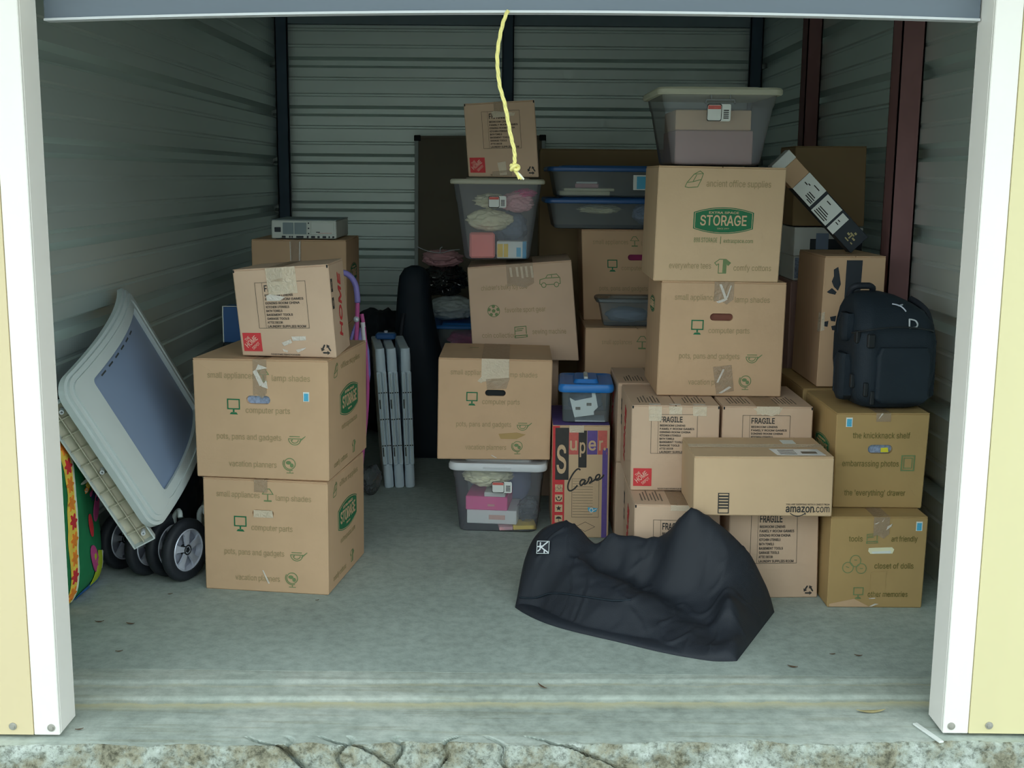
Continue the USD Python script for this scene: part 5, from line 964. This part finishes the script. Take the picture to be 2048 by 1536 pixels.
# ------------------------------------------------------------------ the black bag in front
def big_bag():
    t = thing('travel_bag', 'large slumped black nylon bag on the floor in front of the right stack', 'bag')
    nu, nv = 150, 90
    u = (1 - np.cos(np.linspace(0, np.pi, nu))) / 2; u = .6 * u + .4 * np.linspace(0, 1, nu); v = (1 - np.cos(np.linspace(0, np.pi, nv))) / 2; v = .6 * v + .4 * np.linspace(0, 1, nv)
    U, V = np.meshgrid(u, v, indexing='ij')
    from scipy.interpolate import PchipInterpolator, RBFInterpolator
    fx = np.array([(.005, .984), (.05, .905), (.124, .818), (.333, .676), (.559, .545), (.645, .518), (.705, .522)]); bk = np.array([(.03, 1.18), (.25, 1.15), (.43, 1.085), (.62, 1.045), (.80, 1.02), (.915, .962)])
    def curve(P, t): q = np.linspace(0, 1, len(P)) if len(P) == 6 else np.concatenate([[0], np.cumsum(np.linalg.norm(np.diff(P, axis=0), axis=1))]); q = q / q[-1]; return np.stack([PchipInterpolator(q, P[:, k])(t) for k in (0, 1)], -1)
    XY = curve(fx, U) * (1 - V[..., None]) + curve(bk, U) * V[..., None]
    a, b = 2 * U - 1, 2 * V - 1
    prof = np.clip(1 - np.abs(a) ** 18, 0, 1) ** .6 * np.clip(1 - np.abs(b) ** 14, 0, 1) ** .6
    x, y = XY[..., 0], XY[..., 1]
    K = np.array([[0.022, 0.99, 0.044], [0.126, 0.93, 0.07], [0.226, 0.85, 0.082], [0.339, 0.78, 0.093], [0.391, 0.765, 0.099], [0.012, 1.07, 0.15], [.002, 1.03, .09], [0.057, 1.02, 0.126], [0.144, 1.02, 0.201], [0.144, 0.97, 0.126], [0.247, 0.95, 0.17], [0.345, 0.87, 0.144], [0.376, 0.82, 0.126], [0.183, 1.13, 0.273], [0.111, 1.12, 0.251], [0.236, 1.1, 0.251], [0.292, 1.1, 0.205], [.285, 1.0, .15], [0.373, 1.0, 0.164], [0.445, 0.92, 0.105], [0.341, 1.07, 0.25], [0.42, 1.06, 0.268], [0.514, 1.03, 0.267], [0.408, 1.01, 0.216], [0.507, 0.95, 0.191], [0.616, 0.86, 0.159], [0.683, 0.79, 0.122], [0.532, 0.85, 0.095], [0.605, 0.76, 0.066], [0.656, 0.71, 0.056], [0.475, 0.8, 0.105], [0.575, 0.66, 0.055], [0.664, 0.6, 0.04], [0.224, 0.8, 0.035], [0.092, 0.93, 0.021], [0.353, 0.73, 0.045], [0.478, 0.66, 0.039], [0.617, 0.945, 0.366], [0.656, 0.945, 0.345], [0.562, 0.955, 0.315], [0.746, 0.95, 0.283], [0.815, 0.93, 0.214], [0.699, 0.86, 0.222], [0.702, 0.71, 0.134], [0.699, 0.57, 0.06], [0.793, 0.79, 0.088], [0.844, 0.88, 0.11], [0.774, 0.68, 0.043], [.15, 1.18, .24], [.35, 1.12, .22], [.6, 1.05, .27], [.8, 1.0, .2], [.9, .96, .1]])
    H = RBFInterpolator(K[:, :2], K[:, 2], kernel='thin_plate_spline', smoothing=2e-5)(np.column_stack([x.ravel(), y.ravel()])).reshape(x.shape)
    wk = meshkit.fbm(np.stack([x * 6 + y * 3, y * 9 - x * 2, x * 0], -1), 4, 81) - .5; H += wk * .03
    for sd, fr in ((83, 5.0), (87, 8.0)):
        ridge = np.abs(meshkit.fbm(np.stack([x * fr - y * fr * .8, y * fr * .6 + x * fr * .6, x * 0], -1), 2, sd) - .5); H += np.clip(.05 - ridge, 0, 1) * .12
    H = np.minimum(np.maximum(H, .02), np.where(y > .965, .336, .40))
    Z = H * prof + .001
    XY2 = XY + (np.array([.0, -1.0]) * 0)
    top = np.stack([x, y, Z], -1); bot = np.stack([x, y, np.full_like(x, .0005)], -1)
    # belly out: sides lean outwards a little above the floor
    cx, cy = .45, .90; k = (1 + .06 * np.sin(np.pi * np.clip(Z / .22, 0, 1)) * (np.maximum(np.abs(a), np.abs(b)) > .8))
    Vt = np.concatenate([top.reshape(-1, 3), bot.reshape(-1, 3)]); i, j = np.meshgrid(np.arange(nu - 1), np.arange(nv - 1), indexing='ij'); q = (i * nv + j).ravel(); N = nu * nv
    f = np.vstack([np.column_stack([q, q + nv, q + nv + 1]), np.column_stack([q, q + nv + 1, q + 1]), np.column_stack([q + N, q + N + nv + 1, q + N + nv]), np.column_stack([q + N, q + N + 1, q + N + nv + 1])])
    m = trimesh.Trimesh(Vt, f, process=False); m.merge_vertices(digits_vertex=5); m.update_faces(m.nondegenerate_faces()); put(t, 'body', m, 'nylon_black', smooth=True)
    def on(px, py):
        d2 = (x - px) ** 2 + (y - py) ** 2; i_ = np.unravel_index(np.argmin(d2), d2.shape); return np.array([px, py, Z[i_]])
    seam = [on(*p) + [0, -.002, .002] for p in ((.022, .99), (.07, .962), (.126, .93), (.175, .89), (.226, .85), (.285, .812), (.339, .78), (.391, .765))]
    put(t, 'seam', tube(seam, .0035, 6, 40), 'nylon_navy', smooth=True)
    # small square emblem patch lying on the left lobe
    p3 = on(.105, 1.035); gx, gy = [(on(.105 + dx, 1.035 + dy)[2] - on(.105 - dx, 1.035 - dy)[2]) / .05 for dx, dy in ((.025, 0), (0, .025))]
    nn = np.array([-gx, -gy, 1.0]); nn /= np.linalg.norm(nn); nn = nn + np.array([0, -.9, .35]); nn /= np.linalg.norm(nn); p3 = p3 + nn * .006; ex = np.array([1.0, -.12, 0]); ex -= nn * (ex @ nn); ex /= np.linalg.norm(ex); ey = np.cross(nn, ex)
    def patch(poly, lift, mat, name, parent, th=.0008):
        e = trimesh.creation.extrude_polygon(affinity.scale(affinity.translate(poly, -.5, -.5), .046, .046, origin=(0, 0)), th, engine='earcut'); vv = e.vertices
        return put(parent, name, trimesh.Trimesh(p3 + vv[:, :1] * ex + vv[:, 1:2] * ey + (vv[:, 2:] + lift) * nn, e.faces, process=False), mat)
    e = patch(sbox(0, 0, 1, 1), -.014, 'nylon_black', 'emblem', t, .020)
    patch(sbox(0, 0, 1, 1).difference(sbox(.05, .05, .95, .95)), .006, 'plastic_grey', 'emblem_border', e)
    patch(stroke(.10, [(.28, .85), (.28, .35), (.12, .2)], [(.85, .92), (.35, .5), (.9, .12)], [(.1, .55), (.5, .6)], [(.62, .3), (.62, .08)]), .006, 'lid_white', 'emblem_letters', e)
big_bag()

# ------------------------------------------------------------------ rope on the door
def rope():
    t = thing('pull_rope', 'yellow braided pull rope with a knotted end hanging from the door', 'rope')
    P = np.array([(-.028, .125, 1.918), (-.045, .122, 1.87), (-.055, .12, 1.80), (-.05, .12, 1.74), (-.034, .12, 1.68), (-.02, .12, 1.61), (-.008, .12, 1.555), (-.008, .12, 1.527)])
    from scipy.interpolate import PchipInterpolator
    s = np.linspace(0, 1, len(P)); S = np.linspace(0, 1, 260); C = np.column_stack([PchipInterpolator(s, P[:, k])(S) for k in range(3)])
    tg = np.gradient(C, axis=0); tg /= np.linalg.norm(tg, axis=1, keepdims=True); ay = np.array([0, 1.0, 0]); ax_ = np.cross(tg, ay); ax_ /= np.linalg.norm(ax_, axis=1, keepdims=True)
    for k in range(3):
        ph = S * 34 + k * 2 * math.pi / 3; put(t, 'strand', tube(C + .0026 * (np.cos(ph)[:, None] * ax_ + np.sin(ph)[:, None] * ay), .0030, 7), 'rope_yellow', smooth=True)
    c = np.array([-.008, .12, 1.522]); a = np.linspace(0, 2 * math.pi, 60)
    put(t, 'knot', tube(np.column_stack([c[0] + (.008 + .003 * np.cos(3 * a)) * np.cos(2 * a), c[1] + (.008 + .003 * np.cos(3 * a)) * np.sin(2 * a), c[2] + .006 * np.sin(3 * a)]), .0046, 8), 'rope_yellow', smooth=True)
    for k in range(3): put(t, 'frayed_end', tube([(-.008, .12 + .003 * (k - 1), 1.515), (.0 + .003 * k, .12, 1.503), (.004 + .006 * k, .12 + .002 * k, 1.492)], (.0038, .0034, .0028), 7), 'rope_yellow' if k < 2 else 'rope_white', smooth=True)
rope()

# ------------------------------------------------------------------ litter on the floor
def leaf(x, y, z, L, rz, mat, label, group=None, name='dry_leaf', w=.3):
    th = np.linspace(0, 1, 9); hw = L * w / 2 * np.sin(np.pi * th) ** .8 + .0006; cz = .004 + .3 * L * (th - .5) ** 2
    up = [np.array([[L * (a - .5), -h, c], [L * (a - .5), 0, c + .0012], [L * (a - .5), h, c], [L * (a - .5), 0, c - .0008]]) for a, h, c in zip(th, hw, cz)]
    m = loft(up); m.fix_normals(); solo(name, place(m, rz, (x, y, z)), mat, label, 'leaf' if name == 'dry_leaf' else 'twig', group)
for x, y, L, r, lab in ((-1.40, .80, .03, 5, 'dark dry leaf bit on the floor nearest the play mat'), (-1.29, .785, .03, -8, 'dark dry leaf bit on the floor just right of the one by the play mat'), (-1.25, .545, .022, 15, 'dark dry leaf bit on the floor between the left jamb and the stroller wheels'), (-1.24, 1.08, .016, 20, 'tiny dark leaf bit on the floor in front of the front stroller wheel'),
        (.87, .475, .032, -20, 'dark dry leaf bit on the floor right of the black bag'), (1.02, .58, .02, 10, 'small dark leaf bit on the floor in front of the far right carton'), (1.10, .57, .026, -10, 'dark leaf bit on the floor nearest the right jamb'), (-.70, 1.03, .014, 30, 'tiny dark leaf bit on the floor in front of the left stack')):
    leaf(x, y, .0, L, r, 'leaf_brown', lab)
leaf(.088, .318, -.005, .045, -55, 'leaf_brown', 'thin dark twig on the door sill in front of the black bag', None, 'twig', .14)
leaf(1.03, .185, -.0125, .085, 4, 'leaf_tan', 'long curled tan leaf on the sill near the right jamb', None, 'dry_leaf', .2)
leaf(-1.19, .02, -.0115, .022, 20, 'leaf_brown', 'small dark dry leaf bit beside the foot of the left jamb')
solo('trim_strip', place(cb(-.008, .008, -.06, .06, 0, .006, c=.002), 18, (1.150, .052, -.0115)), 'paper', 'broken white trim strip lying at the foot of the right jamb', 'strip')
